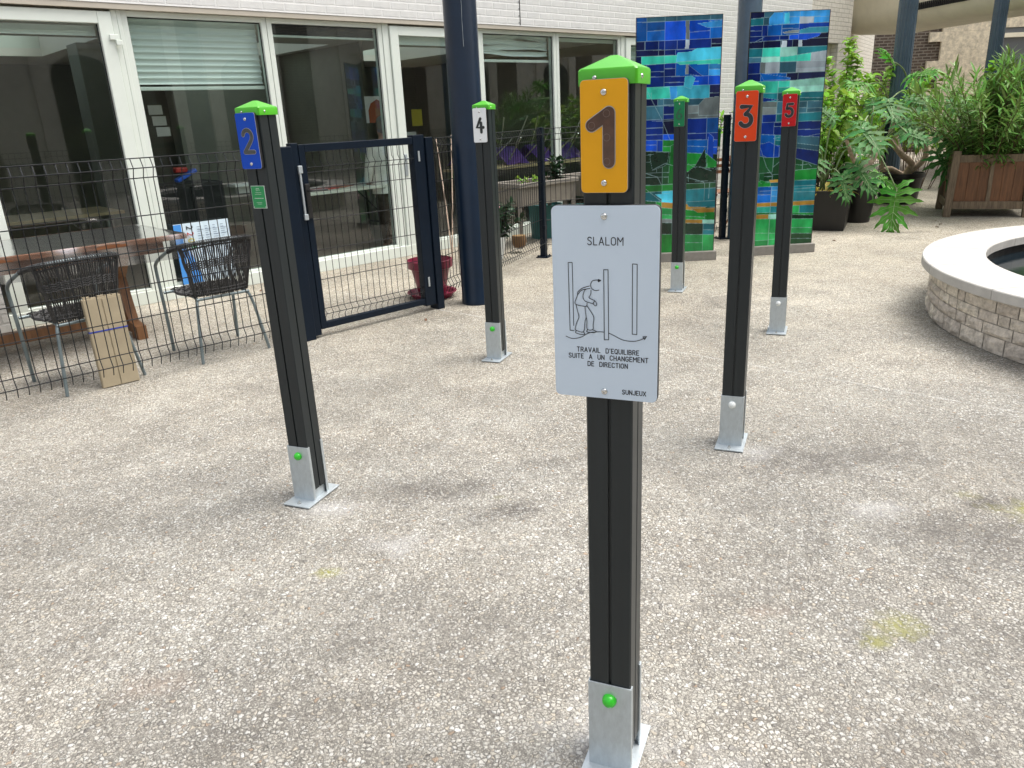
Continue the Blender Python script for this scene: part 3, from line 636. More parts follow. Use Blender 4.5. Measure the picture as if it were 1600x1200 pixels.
for k in range(6): box(bm, 3.835, 5.015, .09+.004*(k % 2), .12, 2.372-.014*(k+1), 2.372-.014*k-.002)
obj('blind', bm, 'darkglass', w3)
bm = B(); box(bm, 3.835, 5.015, .085, .125, 2.262, 2.282, .003); obj('blind_rail', bm, 'frame', w3)
for a, b_ in ((5.07, 5.145), (6.35, 6.418), (8.99, 9.07), (10.30, 10.416)): bm = B(); box(bm, a, b_, -.01, .085, .03, GZ1+.043, .004); obj('mullion', bm, 'frame', bld)
d2 = door(5.15, 6.345)
bm = B(); box(bm, 5.19, 5.225, -.043, -.031, .88, 1.11, .004); cyl(bm, (5.207, -.08, 1.06), (5.207, -.043, 1.06), .009, n=10); box(bm, 5.2, 5.32, -.088, -.074, 1.05, 1.07, .004); cyl(bm, (5.207, -.047, .95), (5.207, -.042, .95), .009, n=12); obj('door_handle', bm, 'galv', d2)
bm = B(); box(bm, 5.256, 6.238, .06, .09, 2.225, 2.307); obj('blind_box', bm, 'blind', d2)
w5 = window(6.47, 7.652)
blind(w5, 6.475, 7.648, 2.372, 2.10, .055, .9, .035)
w6 = window(7.757, 8.938)
bm = B(); box(bm, 7.76, 8.935, .09, .12, 2.325, 2.371); obj('blind_box', bm, 'blind', w6)
d3 = door(9.075, 10.295); blind(d3, 9.185, 10.185, 2.3, 1.4, .052, 1)
# interior: floor, ceiling, rear wall, side walls
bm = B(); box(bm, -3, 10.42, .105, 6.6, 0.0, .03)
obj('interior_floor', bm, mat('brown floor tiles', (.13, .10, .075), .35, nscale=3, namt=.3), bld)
SKX = [(-1.6, .2), (1.4, 3.2), (4.4, 6.2), (7.2, 9.0)]  # unseen roof openings, added to bring more daylight into the rooms
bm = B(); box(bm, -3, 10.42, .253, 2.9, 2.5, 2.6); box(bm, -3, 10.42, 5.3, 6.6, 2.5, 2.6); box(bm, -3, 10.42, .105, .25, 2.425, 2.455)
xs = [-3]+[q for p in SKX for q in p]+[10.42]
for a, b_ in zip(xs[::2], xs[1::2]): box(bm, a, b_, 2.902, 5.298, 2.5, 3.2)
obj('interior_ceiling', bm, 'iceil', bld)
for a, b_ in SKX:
    bm = B(); box(bm, a-.03, b_+.03, 2.87, 2.9, 2.601, 3.25); box(bm, a-.03, b_+.03, 5.3, 5.33, 2.601, 3.25); sky_f = obj('added_skylight', bm, 'frame', bld); bm = B(); box(bm, a, b_, 2.905, 5.295, 3.21, 3.22); obj('pane', bm, 'glass', sky_f)
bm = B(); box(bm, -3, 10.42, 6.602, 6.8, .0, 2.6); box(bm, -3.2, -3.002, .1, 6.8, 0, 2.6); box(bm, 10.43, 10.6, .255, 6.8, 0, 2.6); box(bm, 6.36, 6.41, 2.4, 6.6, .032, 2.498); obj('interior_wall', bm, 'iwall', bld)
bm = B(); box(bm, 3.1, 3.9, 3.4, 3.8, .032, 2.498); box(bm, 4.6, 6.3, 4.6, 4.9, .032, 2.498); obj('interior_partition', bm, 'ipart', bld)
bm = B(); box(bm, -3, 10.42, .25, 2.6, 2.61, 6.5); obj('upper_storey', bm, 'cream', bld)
# corner of the facade: doorway, rounded white brick return
bm = B(); box(bm, 14.22, 15.75, -.058, .25, 2.475, 6.5)
box(bm, 15.43, 15.75, -.058, .25, 0, 2.473)
ang = []
P0 = Vector((15.75, -.058)); 
# rounded corner in facade coordinates then the receding flank
flank = []
cx_, cy_, rr = 15.75, .75, .808
for k in range(13):
    a = R(-90+ (90-20)*k/12); flank.append((cx_+rr*math.cos(a), cy_+rr*math.sin(a)))
lx, ly = flank[-1]; dx_, dy_ = math.cos(R(25+45)), 1
tgt = Vector((9.5, 20.9, 0))-ORI; flank.append((tgt.dot(SX), tgt.dot(SY)))
inner = [(x-.25, y+.1) for x, y in flank[::-1]]
prism(bm, flank+inner, 0, 6.5)
obj('corner_wall', bm, 'cbrick', bld, smooth=30)
bm = B(); box(bm, 14.22, 15.43, .1, .16, 2.16, 2.472); box(bm, 15.27, 15.428, .02, .14, 0.0, 2.158); box(bm, 14.22, 14.34, .02, .14, 0, 2.158); fr = obj('side_door', bm, 'cream', bld)
bm = B(); box(bm, 14.342, 15.268, .1, .13, .02, 2.156); obj('side_door_pane', bm, 'darkglass', fr)

# far wing: bulging cream band over a recessed brown brick wall
wing = thing('building', 'far cream and brown brick wing with a bulging band above a recessed ground floor', 'building', (7.86, 17.98, 0), 0)
bang = math.atan2(16.63-21.44, 10.48-9.37); bd = Vector((math.cos(bang), math.sin(bang), 0)); bn = Vector((math.sin(bang), -math.cos(bang), 0))  # bn toward the court (left)
if bn.x > 0: bn = -bn
bm = B(); prof = [(-1.2, 0.0)] + [(.42*math.sin(R(a))-.0, .45-.45*math.cos(R(a))) for a in range(0, 91, 10)] + [(.42, .9), (.36, .92), (-1.2, .92)]
rows = []
KB = .839
for s_, sh in ((-.42, .25), (-.36, .6), (-.22, .85), (.0, .97), (.25, 1.0), (12, 1.0)):
    rows.append([bm.verts.new((bd*s_+bn*(o*sh if o > 0 else o)*KB+Vector((0, 0, 2.75+((z-.45)*sh+.45)*KB)))) for o, z in prof])
for a, b_ in zip(rows, rows[1:]):
    for k in range(len(prof)): bm.faces.new((a[k], a[(k+1) % len(prof)], b_[(k+1) % len(prof)], b_[k]))
bm.faces.new(rows[0]); bm.faces.new(rows[-1][::-1])
beam = obj('band', bm, 'cream', wing, smooth=30)
bm = B(); n0 = 26
for k in range(n0):
    s0 = 2.0+k*.052; c_ = bd*s0+bn*.356
    mx = Matrix.Translation(c_+Vector((0, 0, 3.06))) @ Matrix.Rotation(bang, 4, 'Z'); box(bm, -.015, .015, -.01, .01, -.06, .06, mx=mx)
obj('vent_grille', bm, 'postin', beam)
bm = B(); mx = Matrix.Rotation(bang, 4, 'Z'); box(bm, -.5, 12, .95, 1.15, 3.53, 7, mx=mx); obj('upper_wall', bm, 'soffit', wing)
bm = B(); box(bm, -.3, 12, .2, 7.5, 3.40, 3.47, mx=mx); obj('recess_ceiling', bm, 'soffit', wing)
bm = B(); mx = Matrix.Rotation(bang, 4, 'Z'); box(bm, .3, 2.4, .91, .945, 3.62, 4.8, mx=mx); uw = obj('window', bm, 'darkglass', wing)
bm = B(); box(bm, .2, 2.5, .85, .908, 3.55, 3.615, mx=mx); obj('sill', bm, 'cream', uw)
OX, OY = 1.35, 3.1
bm = B(); box(bm, OX-.6, OX+3.6, OY+1.2, OY+1.45, 0, 4.6); obj('brick_wall', bm, 'dbrick', wing)
# toothed limestone pier
bm = B()
for k in range(19):
    z0 = k*.235; e = .42 if k % 3 == 0 else .0; box(bm, OX+2.45-e*.8+.25, OX+4.3, OY+1.12, OY+1.195, z0, z0+.2335, .004)
obj('stone_pier', bm, 'pstone', wing)
bm = B(); box(bm, OX+3.602, OX+4.3, OY+1.2, OY+1.45, 0, 4.6); box(bm, OX+4.302, OX+9, OY+1.2, OY+1.45, 3.1, 4.6); box(bm, OX+4.302, OX+9, OY+1.2, OY+1.45, 0, 1.2); obj('stone_wall', bm, 'pstone', wing)
bm = B(); box(bm, OX+4.302, OX+9, OY+1.24, OY+1.30, 1.202, 3.098); w_ = obj('window', bm, mat('grey glazing', (.13, .14, .15), .3), wing)
bm = B(); box(bm, OX+4.302, OX+9, OY+1.14, OY+1.238, 2.85, 2.96); box(bm, OX+4.302, OX+9, OY+1.15, OY+1.238, 1.7, 1.78); obj('window_frame', bm, 'cream', w_)

# the wing across the court, behind the photographer (seen in the glass)
opp = thing('building', 'brick and stone wing with arched windows across the court, seen reflected in the glass', 'building', L(0, -15.5), FR)
bm = B(); box(bm, -14, 30, -.4, 0, 0, 7.5); obj('wall', bm, 'stone', opp)
bm = B()
for k in range(9): box(bm, -11+k*4.4+1.16, -11+k*4.4+2.2, .001, .05, 0, 4.9)
obj('brick_panel', bm, 'dbrick', opp)
bm = B(); arch = B()
for k in range(9):
    x = -11+k*4.4
    box(bm, x-1.15, x-.75, .001, .08, 0, 4.9); box(bm, x+.75, x+1.15, .001, .08, 0, 4.9)
    box(bm, x-.749, x+.749, .001, .08, 3.55, 4.9)
    box(bm, x-.749, x+.749, .001, .1, 0, .8)
    prism(arch, [(x-.7, .82), (x+.7, .82), (x+.7, 2.9)]+[(x+.7*math.cos(R(a)), 2.9+.5*math.sin(R(a))) for a in range(15, 180, 15)]+[(x-.7, 2.9)], .002, .05, 'XZ')
    box(bm, x-1.15, x+3.25, .081, .14, 5.2, 5.5)
obj('stone_trim', bm, 'stone', opp); obj('arched_window', arch, 'darkglass', opp)

# ------------------------------------------------------------------ welded mesh fence, gate
FH = 1.317
HZs = [.135, .192, .39, .585, .785, .99, 1.205, 1.262, FH]
def mesh_panel(name, x0, x1, z0=.08, ztop=FH, parent=None, pitch=.057, r=.0029, y=0, fold=.03):
    bm = B(); sh = ztop-FH; b0 = z0-.08
    f = lambda z: z+b0+(z-.08)/(FH-.08)*(sh-b0)
    n = int(round((x1-x0)/pitch)); 
    vp = [(.08, -.004), (.135, -fold), (.192, 0), (1.205, 0), (1.262, -fold), (FH, 0)]
    if ztop-z0 > 1.15: pass
    for k in range(n+1):
        x = x0+(x1-x0)*k/n; pts = [(x, y+o, f(z)) for z, o in vp]
        tube(bm, pts, r, 5)
    for z in HZs:
        o = -fold if z in (.135, 1.262) else 0
        cyl(bm, (x0-.01, y+o-.003, f(z)), (x1+.01, y+o-.003, f(z)), r*1.15, n=6)
    return obj(name, bm, 'wire', parent)
def fpost(parent, x, y, h, w_=.06, base=True, name='fence_post'):
    bm = B(); box(bm, x-w_/2, x+w_/2, y-w_/2, y+w_/2, .0, h, .003)
    if base:
        box(bm, x-.065, x+.065, y-.065, y+.065, .001, .012, .002)
        for a in (-1, 1):
            for b_ in (-1, 1): cyl(bm, (x+a*.048, y+b_*.048, .012), (x+a*.048, y+b_*.048, .026), .008, n=6)
        for z in (.3, .75, 1.15): box(bm, x-w_/2-.004, x+w_/2+.004, y-w_/2-.004, y-.0, z, z+.04, .002)
    return obj(name, bm, 'navy', parent)
fl = thing('mesh_fence', 'dark welded mesh fence on the left in front of the wicker chairs', 'fence', L(0, -2.33), FR)
mesh_panel('mesh_panel', -.62, 2.49, parent=fl)
gt = thing('gate', 'dark blue framed mesh gate between two square posts', 'gate', L(0, -2.31), FR)
bm = B(); box(bm, 2.505, 2.60, -.06, .04, 0, 1.327, .004); obj('gate_post', bm, 'navy', gt)
bm = B(); box(bm, 3.708, 3.775, -.07, .04, 0, 1.33, .004); obj('gate_post', bm, 'navy', gt)
bm = B(); box(bm, 2.602, 2.655, -.045, .015, .02, 1.345, .003); box(bm, 2.656, 2.70, -.05, .0, .06, 1.335, .003); box(bm, 3.60, 3.704, -.055, .015, .045, 1.35, .003)
box(bm, 2.7005, 3.5995, -.05, -.005, 1.285, 1.335, .003); box(bm, 2.7005, 3.5995, -.05, -.005, .06, .105, .003); gf = obj('gate_frame', bm, 'navy', gt)
bm = B(); sh_ = 1
vpz = [(.105, -.002), (.135, -.0), (.165, -.028), (.2, 0), (1.15, 0), (1.185, -.028), (1.22, 0), (1.285, 0)]
for k in range(17):
    x = 2.715+k*.0543
    tube(bm, [(x, -.02+o, z) for z, o in vpz], .0024, 5)
for z, o in ((.165, -.028), (.2, 0), (.41, 0), (.62, 0), (.83, 0), (1.04, 0), (1.185, -.028), (1.15, 0)): cyl(bm, (2.7, -.023+o, z), (3.6, -.023+o, z), .0027, n=6)
obj('gate_mesh', bm, 'wire', gt)
bm = B(); box(bm, 2.635, 2.648, -.062, -.0465, .86, 1.19, .002); box(bm, 2.63, 2.66, -.066, -.0468, 1.15, 1.2, .003); box(bm, 2.63, 2.66, -.066, -.0468, .84, .88, .003); obj('strike_plate', bm, 'galv', gt)
bm = B(); box(bm, 2.662, 2.695, -.068, -.051, .85, 1.08, .004); tube(bm, smoothpath([(2.678, -.068, 1.035), (2.678, -.1, 1.035), (2.70, -.112, 1.035), (2.80, -.115, 1.033)], 4), .0075, 8); cyl(bm, (2.678, -.074, .93), (2.678, -.068, .93), .011, n=14); obj('gate_handle', bm, 'blackm', gt)
bm = B()
for z in (1.16, .2): bm = B(); box(bm, 3.635, 3.65, -.062, -.056, z, z+.075, .001); obj('hinge', bm, 'galv', gt)
def fence_run(a, b_, lab, z0=.08, posts=True, h=FH):
    a, b_ = Vector((*a, 0)), Vector((*b_, 0)); dv = b_-a; ln_ = dv.length
    t = thing('mesh_fence', lab, 'fence', a, math.atan2(dv.y, dv.x), 'mesh fence runs')
    mesh_panel('mesh_panel', .04, ln_-.04, z0, h, t); return t, ln_
g1 = L(3.80, -2.33)
f2, l2 = fence_run((g1.x, g1.y), (.41, 8.27), 'dark mesh fence run between the gate and the slim fence post, behind the blue column', .1)
fpost(f2, l2, 0, 1.33)
f3, l3 = fence_run((.41, 8.27), (2.52, 8.95), 'dark mesh fence run behind the first glass mosaic panel', .08); fpost(f3, l3, 0, 1.36)
f4, l4 = fence_run((2.52, 8.95), (5.53, 11.45), 'dark mesh fence run behind the black planters', .08, h=1.38); fpost(f4, l4, 0, 1.45)
f5, l5 = fence_run((5.53, 11.45), (7.4, 15.2), 'farthest mesh fence run behind the potted tree philodendron', .08, h=1.38)

# ------------------------------------------------------------------ steel columns
def column(x, y, r, top, m, lab, flutes=0, drips=False):
    t = thing('steel_column', lab, 'column', (x, y, 0), 0, 'dark blue steel columns')
    bm = B(); n = 48 if not flutes else flutes*4
    prof = [(1.02, 0), (1.02, .03), (1.0, .035), (1.0, top)]
    rings = []
    for k_, z in prof:
        rings.append([bm.verts.new(((k_*r*(1-(.045 if flutes and (k % 4) in (1, 2) else 0)))*math.cos(2*PI*k/n), (k_*r*(1-(.045 if flutes and (k % 4) in (1, 2) else 0)))*math.sin(2*PI*k/n), z)) for k in range(n)])
    for a, b_ in zip(rings, rings[1:]):
        for k in range(n): bm.faces.new((a[k], a[(k+1) % n], b_[(k+1) % n], b_[k]))
    bm.faces.new(rings[-1]); obj('shaft', bm, m, t, smooth=40 if not flutes else 20)
    if drips:
        bm = B(); a = math.atan2(-y, -x)+.1; pts = []
        for k in range(20): a += random.uniform(-.02, .022); z = 1.95+k*.045; pts.append(((r+.0012)*math.cos(a), (r+.0012)*math.sin(a), z))
        tube(bm, pts, [random.uniform(.0006, .0018) for _ in pts], 4); obj('paint_drip', bm, 'galv', t)
column(-.255, 6.275, .125, 6.4, 'column', 'thick smooth dark blue column beside the gate', drips=True)
column(2.70, 8.92, .125, 6.4, 'column2', 'dark blue column standing behind the second glass mosaic panel')
column(5.87, 11.95, .128, 6.4, 'column2', 'fluted slate blue column rising behind the philodendron', 18)
column(8.0, 13.28, .106, 6.4, 'column2', 'fluted slate blue column rising behind the oleander, rightmost', 18)

# ------------------------------------------------------------------ glass mosaic panels
NV, DB, BL, MB_, SB, CY, TQ, GB, DG, MG, EG, BG, GR_, AM, TE, PG, GT = ((.006, .01, .05), (.004, .02, .16), (.004, .06, .48), (.004, .09, .38), (.03, .24, .58), (.05, .42, .60), (.03, .38, .30), (.03, .10, .15), (.004, .022, .012), (.008, .06, .02), (.01, .20, .03), (.02, .30, .08), (.13, .16, .17), (.40, .23, .04), (.01, .14, .18), (.22, .48, .42), (.35, .42, .48))
def mosaic_mat():
    m = bpy.data.materials.new('coloured mosaic glass'); m.use_nodes = True; t = m.node_tree; n = t.nodes; b = n['Principled BSDF']; K = t.links.new
    at = n.new('ShaderNodeAttribute'); at.attribute_name = 'tile'
    tc = n.new('ShaderNodeTexCoord'); nz = n.new('ShaderNodeTexNoise'); nz.inputs['Scale'].default_value = 9; nz.inputs['Detail'].default_value = 5; mp = n.new('ShaderNodeMapping'); mp.inputs['Scale'].default_value = (1, 1, .5); K(tc.outputs['Object'], mp.inputs[0]); K(mp.outputs[0], nz.inputs['Vector'])
    mr = n.new('ShaderNodeMapRange'); mr.inputs[1].default_value = .3; mr.inputs[2].default_value = .72; mr.inputs[3].default_value = .65; mr.inputs[4].default_value = 1.5; K(nz.outputs['Fac'], mr.inputs[0])
    s_ = n.new('ShaderNodeVectorMath'); s_.operation = 'SCALE'; K(at.outputs['Color'], s_.inputs[0]); K(mr.outputs[0], s_.inputs['Scale'])
    K(s_.outputs[0], b.inputs['Base Color']); b.inputs['Roughness'].default_value = .12; b.inputs['Coat Weight'].default_value = .4; b.inputs['Coat Roughness'].default_value = .05
    bp = n.new('ShaderNodeBump'); bp.inputs['Distance'].default_value = .002; n2 = n.new('ShaderNodeTexNoise'); n2.inputs['Scale'].default_value = 14; K(tc.outputs['Object'], n2.inputs['Vector']); K(n2.outputs['Fac'], bp.inputs['Height']); K(bp.outputs[0], b.inputs['Normal'])
    tl = n.new('ShaderNodeBsdfTranslucent'); g2 = n.new('ShaderNodeVectorMath'); g2.operation = 'SCALE'; g2.inputs['Scale'].default_value = 1.6; K(s_.outputs[0], g2.inputs[0]); K(g2.outputs[0], tl.inputs[0])
    tp = n.new('ShaderNodeBsdfTransparent'); K(g2.outputs[0], tp.inputs[0])
    m1 = n.new('ShaderNodeMixShader'); m1.inputs[0].default_value = .35; K(b.outputs[0], m1.inputs[1]); K(tl.outputs[0], m1.inputs[2])
    m2 = n.new('ShaderNodeMixShader'); m2.inputs[0].default_value = .10; K(m1.outputs[0], m2.inputs[1]); K(tp.outputs[0], m2.inputs[2]); K(m2.outputs[0], n['Material Output'].inputs[0])
    return m
M['mosaic'] = mosaic_mat()
def inpoly(x, y, P):
    c = False; j = len(P)-1
    for i in range(len(P)):
        if (P[i][1] > y) != (P[j][1] > y) and x < (P[j][0]-P[i][0])*(y-P[i][1])/(P[j][1]-P[i][1])+P[i][0]: c = not c
        j = i
    return c
def dseg(x, y, a, b_):
    dx, dy = b_[0]-a[0], b_[1]-a[1]; l = dx*dx+dy*dy; t = 0 if l == 0 else max(0, min(1, ((x-a[0])*dx+(y-a[1])*dy)/l)); return math.hypot(x-a[0]-t*dx, y-a[1]-t*dy)
def panel(lab, Lp, Rp, z0, z1, src, bands, polys, lines, vcuts, seed):
    Lp, Rp = Vector((*Lp, 0)), Vector((*Rp, 0)); dv = Rp-Lp; wd = dv.length
    t = thing('mosaic_panel', lab, 'glass panel', Lp, math.atan2(dv.y, dv.x), 'tall glass mosaic panels')
    H_ = homog(src, [(0, 0), (1, 0), (1, 1), (0, 1)]); rnd = random.Random(seed)
    # bands: (v at left, v at right, [colours between the cuts])
    HB = [([(H_(*p)) for p in pl], c_) for pl, c_ in polys]
    HLn = [[H_(*p) for p in l] for l in lines]
    bands = [([tuple(H_(*p)) for p in top], cols) for top, cols in bands]
    jit = {}
    def bandv(top, u):
        for a, b_ in zip(top, top[1:]):
            if u <= b_[0] or b_ is top[-1]:
                k = 0 if b_[0] == a[0] else (u-a[0])/(b_[0]-a[0]); return a[1]+(b_[1]-a[1])*k
        return top[-1][1]
    NX, NZ = 170, 460; asp = (z1-z0)/wd; bm = B()
    vs = [[bm.verts.new((wd*i/NX, 0, z1-(z1-z0)*j/NZ)) for i in range(NX+1)] for j in range(NZ+1)]
    cols_ = []
    lw = .0040
    for j in range(NZ):
        v = (j+.5)/NZ
        for i in range(NX):
            u = (i+.5)/NX; bi = 0; nearest = 9
            for k, (top, cs) in enumerate(bands):
                bv = bandv(top, u); 
                if k: nearest = min(nearest, abs(v-bv)*asp)
                if v >= bv: bi = k
            cs = bands[bi][1]; cuts = vcuts[bi % len(vcuts)]; ci = sum(1 for q in cuts if u > q)
            for q in cuts: nearest = min(nearest, abs(u-q)*1.15)
            c_ = cs[ci % len(cs)]; key = (bi, ci)
            hb = bandv(bands[bi+1][0], u) if bi+1 < len(bands) else 1.0; b0v = bandv(bands[bi][0], u) if bi else 0
            hs_ = random.Random(bi*31+ci*7+seed)
            if hb-b0v > .038 and hs_.random() < .45:
                sp_ = b0v+(hb-b0v)*(hs_.uniform(.35, .65)+hs_.uniform(-.25, .25)*(u-.5)); nearest = min(nearest, abs(v-sp_)*asp); key = (bi, ci, v > sp_)
            for pi, (pl, pc) in enumerate(HB):
                if inpoly(u, v, pl):
                    c_ = pc; key = (99, pi); nearest = min([dseg(u, v*asp, (a[0], a[1]*asp), (b_[0], b_[1]*asp)) for a, b_ in zip(pl, pl[1:]+pl[:1])]) 
            for l in HLn:
                for a, b_ in zip(l, l[1:]): nearest = min(nearest, dseg(u, v*asp, (a[0], a[1]*asp), (b_[0], b_[1]*asp)))
            if key not in jit: jit[key] = rnd.uniform(.6, 1.35)
            k_ = jit[key]; c_ = tuple(x*k_ for x in c_)
            if nearest < lw: c_ = tuple(.62*x+.38*y for x, y in zip(c_, (.30, .46, .50)))
            bm.faces.new((vs[j][i], vs[j+1][i], vs[j+1][i+1], vs[j][i+1])); cols_.append(c_)
    o = obj('mosaic_glass', bm, 'mosaic', t); ca = o.data.color_attributes.new('tile', 'FLOAT_COLOR', 'CORNER')
    buf = []
    for p in o.data.polygons:
        c_ = cols_[p.index]
        for _ in p.loop_indices: buf += [*c_, 1]
    ca.data.foreach_set('color', buf)
    bm = B(); e = .012
    box(bm, -.006, -.0005, -.001, e, z0, z1+.004); box(bm, wd+.0005, wd+.006, -.001, e, z0, z1+.004); box(bm, -.0004, wd+.0004, -.001, e, z1+.0005, z1+.004)
    obj('glass_edge', bm, 'darkglass', t)
    bm = B(); box(bm, -.02, wd+.025, -.045, .055, 0, z0-.002, .003); obj('plinth', bm, 'steelbase', t)
    return t
VC = [(.12, .33, .47, .86), (.12, .33, .60, .86), (.10, .26, .33, .48, .88), (.26, .33, .46, .88), (.06, .33, .5, .85)]
b1 = [([(995, 26), (1127, 22)], [MB_, GB, GB, GB, GB]), ([(995, 33), (1127, 30)], [MB_, MB_, BL, BL, MB_]), ([(995, 64), (1060, 62), (1127, 59)], [NV, DB, DB, DB, DB]),
      ([(995, 78), (1060, 77), (1127, 75)], [NV, NV, DB, DB, CY, CY]), ([(995, 88), (1127, 84)], [NV, TQ, TQ, TQ, CY, CY]), ([(995, 102), (1060, 98), (1126, 99)], [NV, DB, DB, MB_, SB]),
      ([(995, 121), (1126, 118)], [DB, DB, DB, BL, BL]), ([(995, 138), (1126, 132)], [NV, TQ, TQ, CY, CY]), ([(995, 156), (1126, 154)], [NV, GB, GB, GB, GR_]),
      ([(995, 168), (1126, 164)], [DB, GB, DB, GR_, GR_]), ([(995, 190), (1126, 184)], [DB, DB, NV, DB, MB_]), ([(995, 214), (1122, 208)], [MB_, DB, BL, DB, DB, BL]),
      ([(995, 222), (1122, 219)], [DG, BL, BL, EG, MB_, BL]), ([(995, 240), (1020, 239), (1122, 242)], [DG, DG, MG, EG, DG, MG]), ([(995, 275), (1122, 268)], [DG, DG, MG, DG, DG]),
      ([(995, 295), (1122, 286)], [MG, EG, EG, MG, MG]), ([(1000, 306), (1122, 294)], [EG, TE, CY, TE, TE]), ([(1000, 318), (1122, 324)], [MG, MG, EG, AM, AM]), ([(1000, 327), (1122, 333)], [EG, MG, BG, EG, EG]),
      ([(1000, 347), (1122, 345)], [AM, AM, GR_, AM, PG]), ([(1000, 353), (1122, 351)], [MG, MG, DG, DG, TE]), ([(1000, 372), (1122, 368)], [EG, BG, EG, BG, BG])]
p1 = [([(1089, 36), (1126, 31), (1126, 42), (1104, 43)], SB), ([(1071, 31), (1077, 31), (1077, 61), (1071, 61)], GR_), ([(1071, 62), (1077, 62), (1076, 76), (1070, 76)], GT), ([(1072, 96), (1076, 96), (1076, 116), (1070, 116)], GR_),
      ([(1058, 82), (1080, 80), (1088, 75), (1126, 73), (1126, 92), (1056, 97)], CY), ([(1056, 97), (1126, 92), (1126, 100), (1062, 101)], TQ), ([(1075, 101), (1098, 120), (1075, 116)], DB),
      ([(1079, 118), (1086, 122), (1080, 140), (1068, 136), (1070, 120)], CY), ([(1018, 140), (1046, 136), (1048, 154), (1018, 156)], TQ), ([(1046, 136), (1058, 135), (1058, 156), (1048, 156)], SB),
      ([(1091, 164), (1090, 182), (1126, 180), (1126, 150), (1100, 154)], GR_), ([(1106, 208), (1114, 215), (1113, 250), (1104, 242)], BL),
      ([(1017, 240), (1046, 240), (1044, 255), (1040, 262), (1020, 270), (1016, 250)], DG), ([(1085, 262), (1101, 232), (1103, 262), (1090, 268)], DG), ([(1103, 242), (1122, 256), (1122, 262), (1104, 264)], EG),
      ([(1075, 270), (1084, 262), (1128, 266), (1118, 284), (1075, 286)], DG), ([(1048, 230), (1056, 226), (1054, 290), (1044, 292)], EG), ([(1024, 308), (1054, 304), (1054, 317), (1036, 316)], CY), ([(1072, 318), (1122, 314), (1122, 325), (1076, 326)], TE), ([(1078, 328), (1116, 326), (1115, 333), (1090, 335)], AM)]
ln1 = [[(1010, 140), (1034, 187), (1048, 222)], [(1006, 168), (1056, 164)], [(1020, 191), (1056, 190)], [(1006, 246), (1022, 244)], [(1007, 274), (1028, 280), (1034, 292), (1056, 290)], [(1022, 268), (1040, 258), (1054, 262)], [(1075, 258), (1086, 264)], [(1075, 280), (1098, 286)], [(1010, 300), (1036, 320)], [(1092, 262), (1110, 268)], [(1108, 286), (1106, 312)]]
panel('left of the two tall blue and green glass mosaic panels, behind post 6', (1.294, 7.690), (2.08, 7.690), .09, 2.243, [(995, 26), (1127, 22), (1113, 393), (993, 404)], b1, p1, ln1, VC, 3)
VC2 = [(.17, .40, .62), (.16, .40, .62, .8), (.15, .22, .40, .62), (.16, .38, .5, .65), (.18, .40, .55)]
b2 = [([(1170, 19), (1293, 15)], [NV, GB, SB, SB, SB]), ([(1170, 29), (1200, 26), (1293, 25)], [TE, GB, SB, GT, SB]), ([(1170, 40), (1293, 34)], [DB, DB, MB_, MB_, BL]),
      ([(1170, 57), (1220, 55), (1293, 50)], [DB, DB, DB, BL, NV]), ([(1170, 66), (1192, 64), (1293, 58)], [NV, NV, NV, NV, NV]), ([(1168, 76), (1293, 71)], [TE, TQ, PG, TE, PG]), ([(1168, 90), (1225, 88), (1292, 78)], [GB, PG, TQ, TQ, GT, GB]),
      ([(1168, 98), (1292, 94)], [DB, GR_, GT, GB, GT, GB]), ([(1168, 116), (1292, 111)], [DB, MB_, MB_, NV, NV]), ([(1168, 128), (1232, 126), (1290, 120)], [TQ, TQ, TQ, PG, TQ]), ([(1168, 147), (1290, 142)], [GB, TE, GB, TE, TQ]),
      ([(1168, 160), (1290, 157)], [GB, GR_, GB, GB, GB]), ([(1168, 181), (1290, 174)], [MB_, MB_, DB, TE, TE]), ([(1168, 193), (1288, 188)], [MB_, DB, DB, DB, DB]), ([(1165, 210), (1286, 214)], [DB, MB_, TE, GB, GB]), ([(1165, 222), (1282, 236)], [MB_, MB_, BL, DB, MB_]),
      ([(1165, 240), (1195, 247), (1230, 244), (1282, 260)], [DG, MG, MG, MG, MG]), ([(1165, 274), (1282, 262)], [DG, DG, MG, MG, EG]), ([(1165, 286), (1280, 280)], [MG, EG, TE, BG, TE]), ([(1165, 294), (1280, 289)], [TE, MB_, SB, TE, TQ]),
      ([(1160, 320), (1280, 312)], [AM, AM, AM, AM]), ([(1160, 326), (1280, 319)], [TE, TQ, TE, BG]), ([(1160, 334), (1280, 332)], [MG, EG, EG, EG, EG]), ([(1160, 338), (1215, 335), (1280, 336)], [PG, AM, PG, DG, DG]), ([(1160, 344), (1280, 341)], [EG, BG, BG, BG, TQ]), ([(1160, 366), (1280, 364)], [EG, BG, BG, MG, TQ])]
p2 = [([(1198, 28), (1206, 19), (1222, 18), (1220, 37), (1198, 40)], SB), ([(1222, 20), (1230, 19), (1230, 36), (1222, 37)], CY), ([(1219, 50), (1232, 47), (1246, 46), (1244, 51), (1222, 52)], GR_), ([(1246, 46), (1262, 42), (1291, 41), (1290, 50), (1246, 52)], CY),
      ([(1244, 52), (1280, 51), (1276, 56), (1256, 62), (1244, 62)], BL), ([(1219, 63), (1226, 63), (1226, 73), (1217, 74)], GT), ([(1244, 62), (1250, 62), (1250, 72), (1244, 73)], GT), ([(1184, 114), (1232, 121), (1232, 124), (1190, 126)], MB_),
      ([(1186, 152), (1214, 156), (1190, 160)], DB), ([(1168, 232), (1200, 222), (1216, 230), (1215, 246), (1196, 247)], BL), ([(1206, 262), (1225, 246), (1224, 272), (1204, 274)], MG), ([(1186, 282), (1202, 286), (1186, 288)], EG), ([(1200, 282), (1222, 280), (1220, 285), (1202, 286)], AM)]
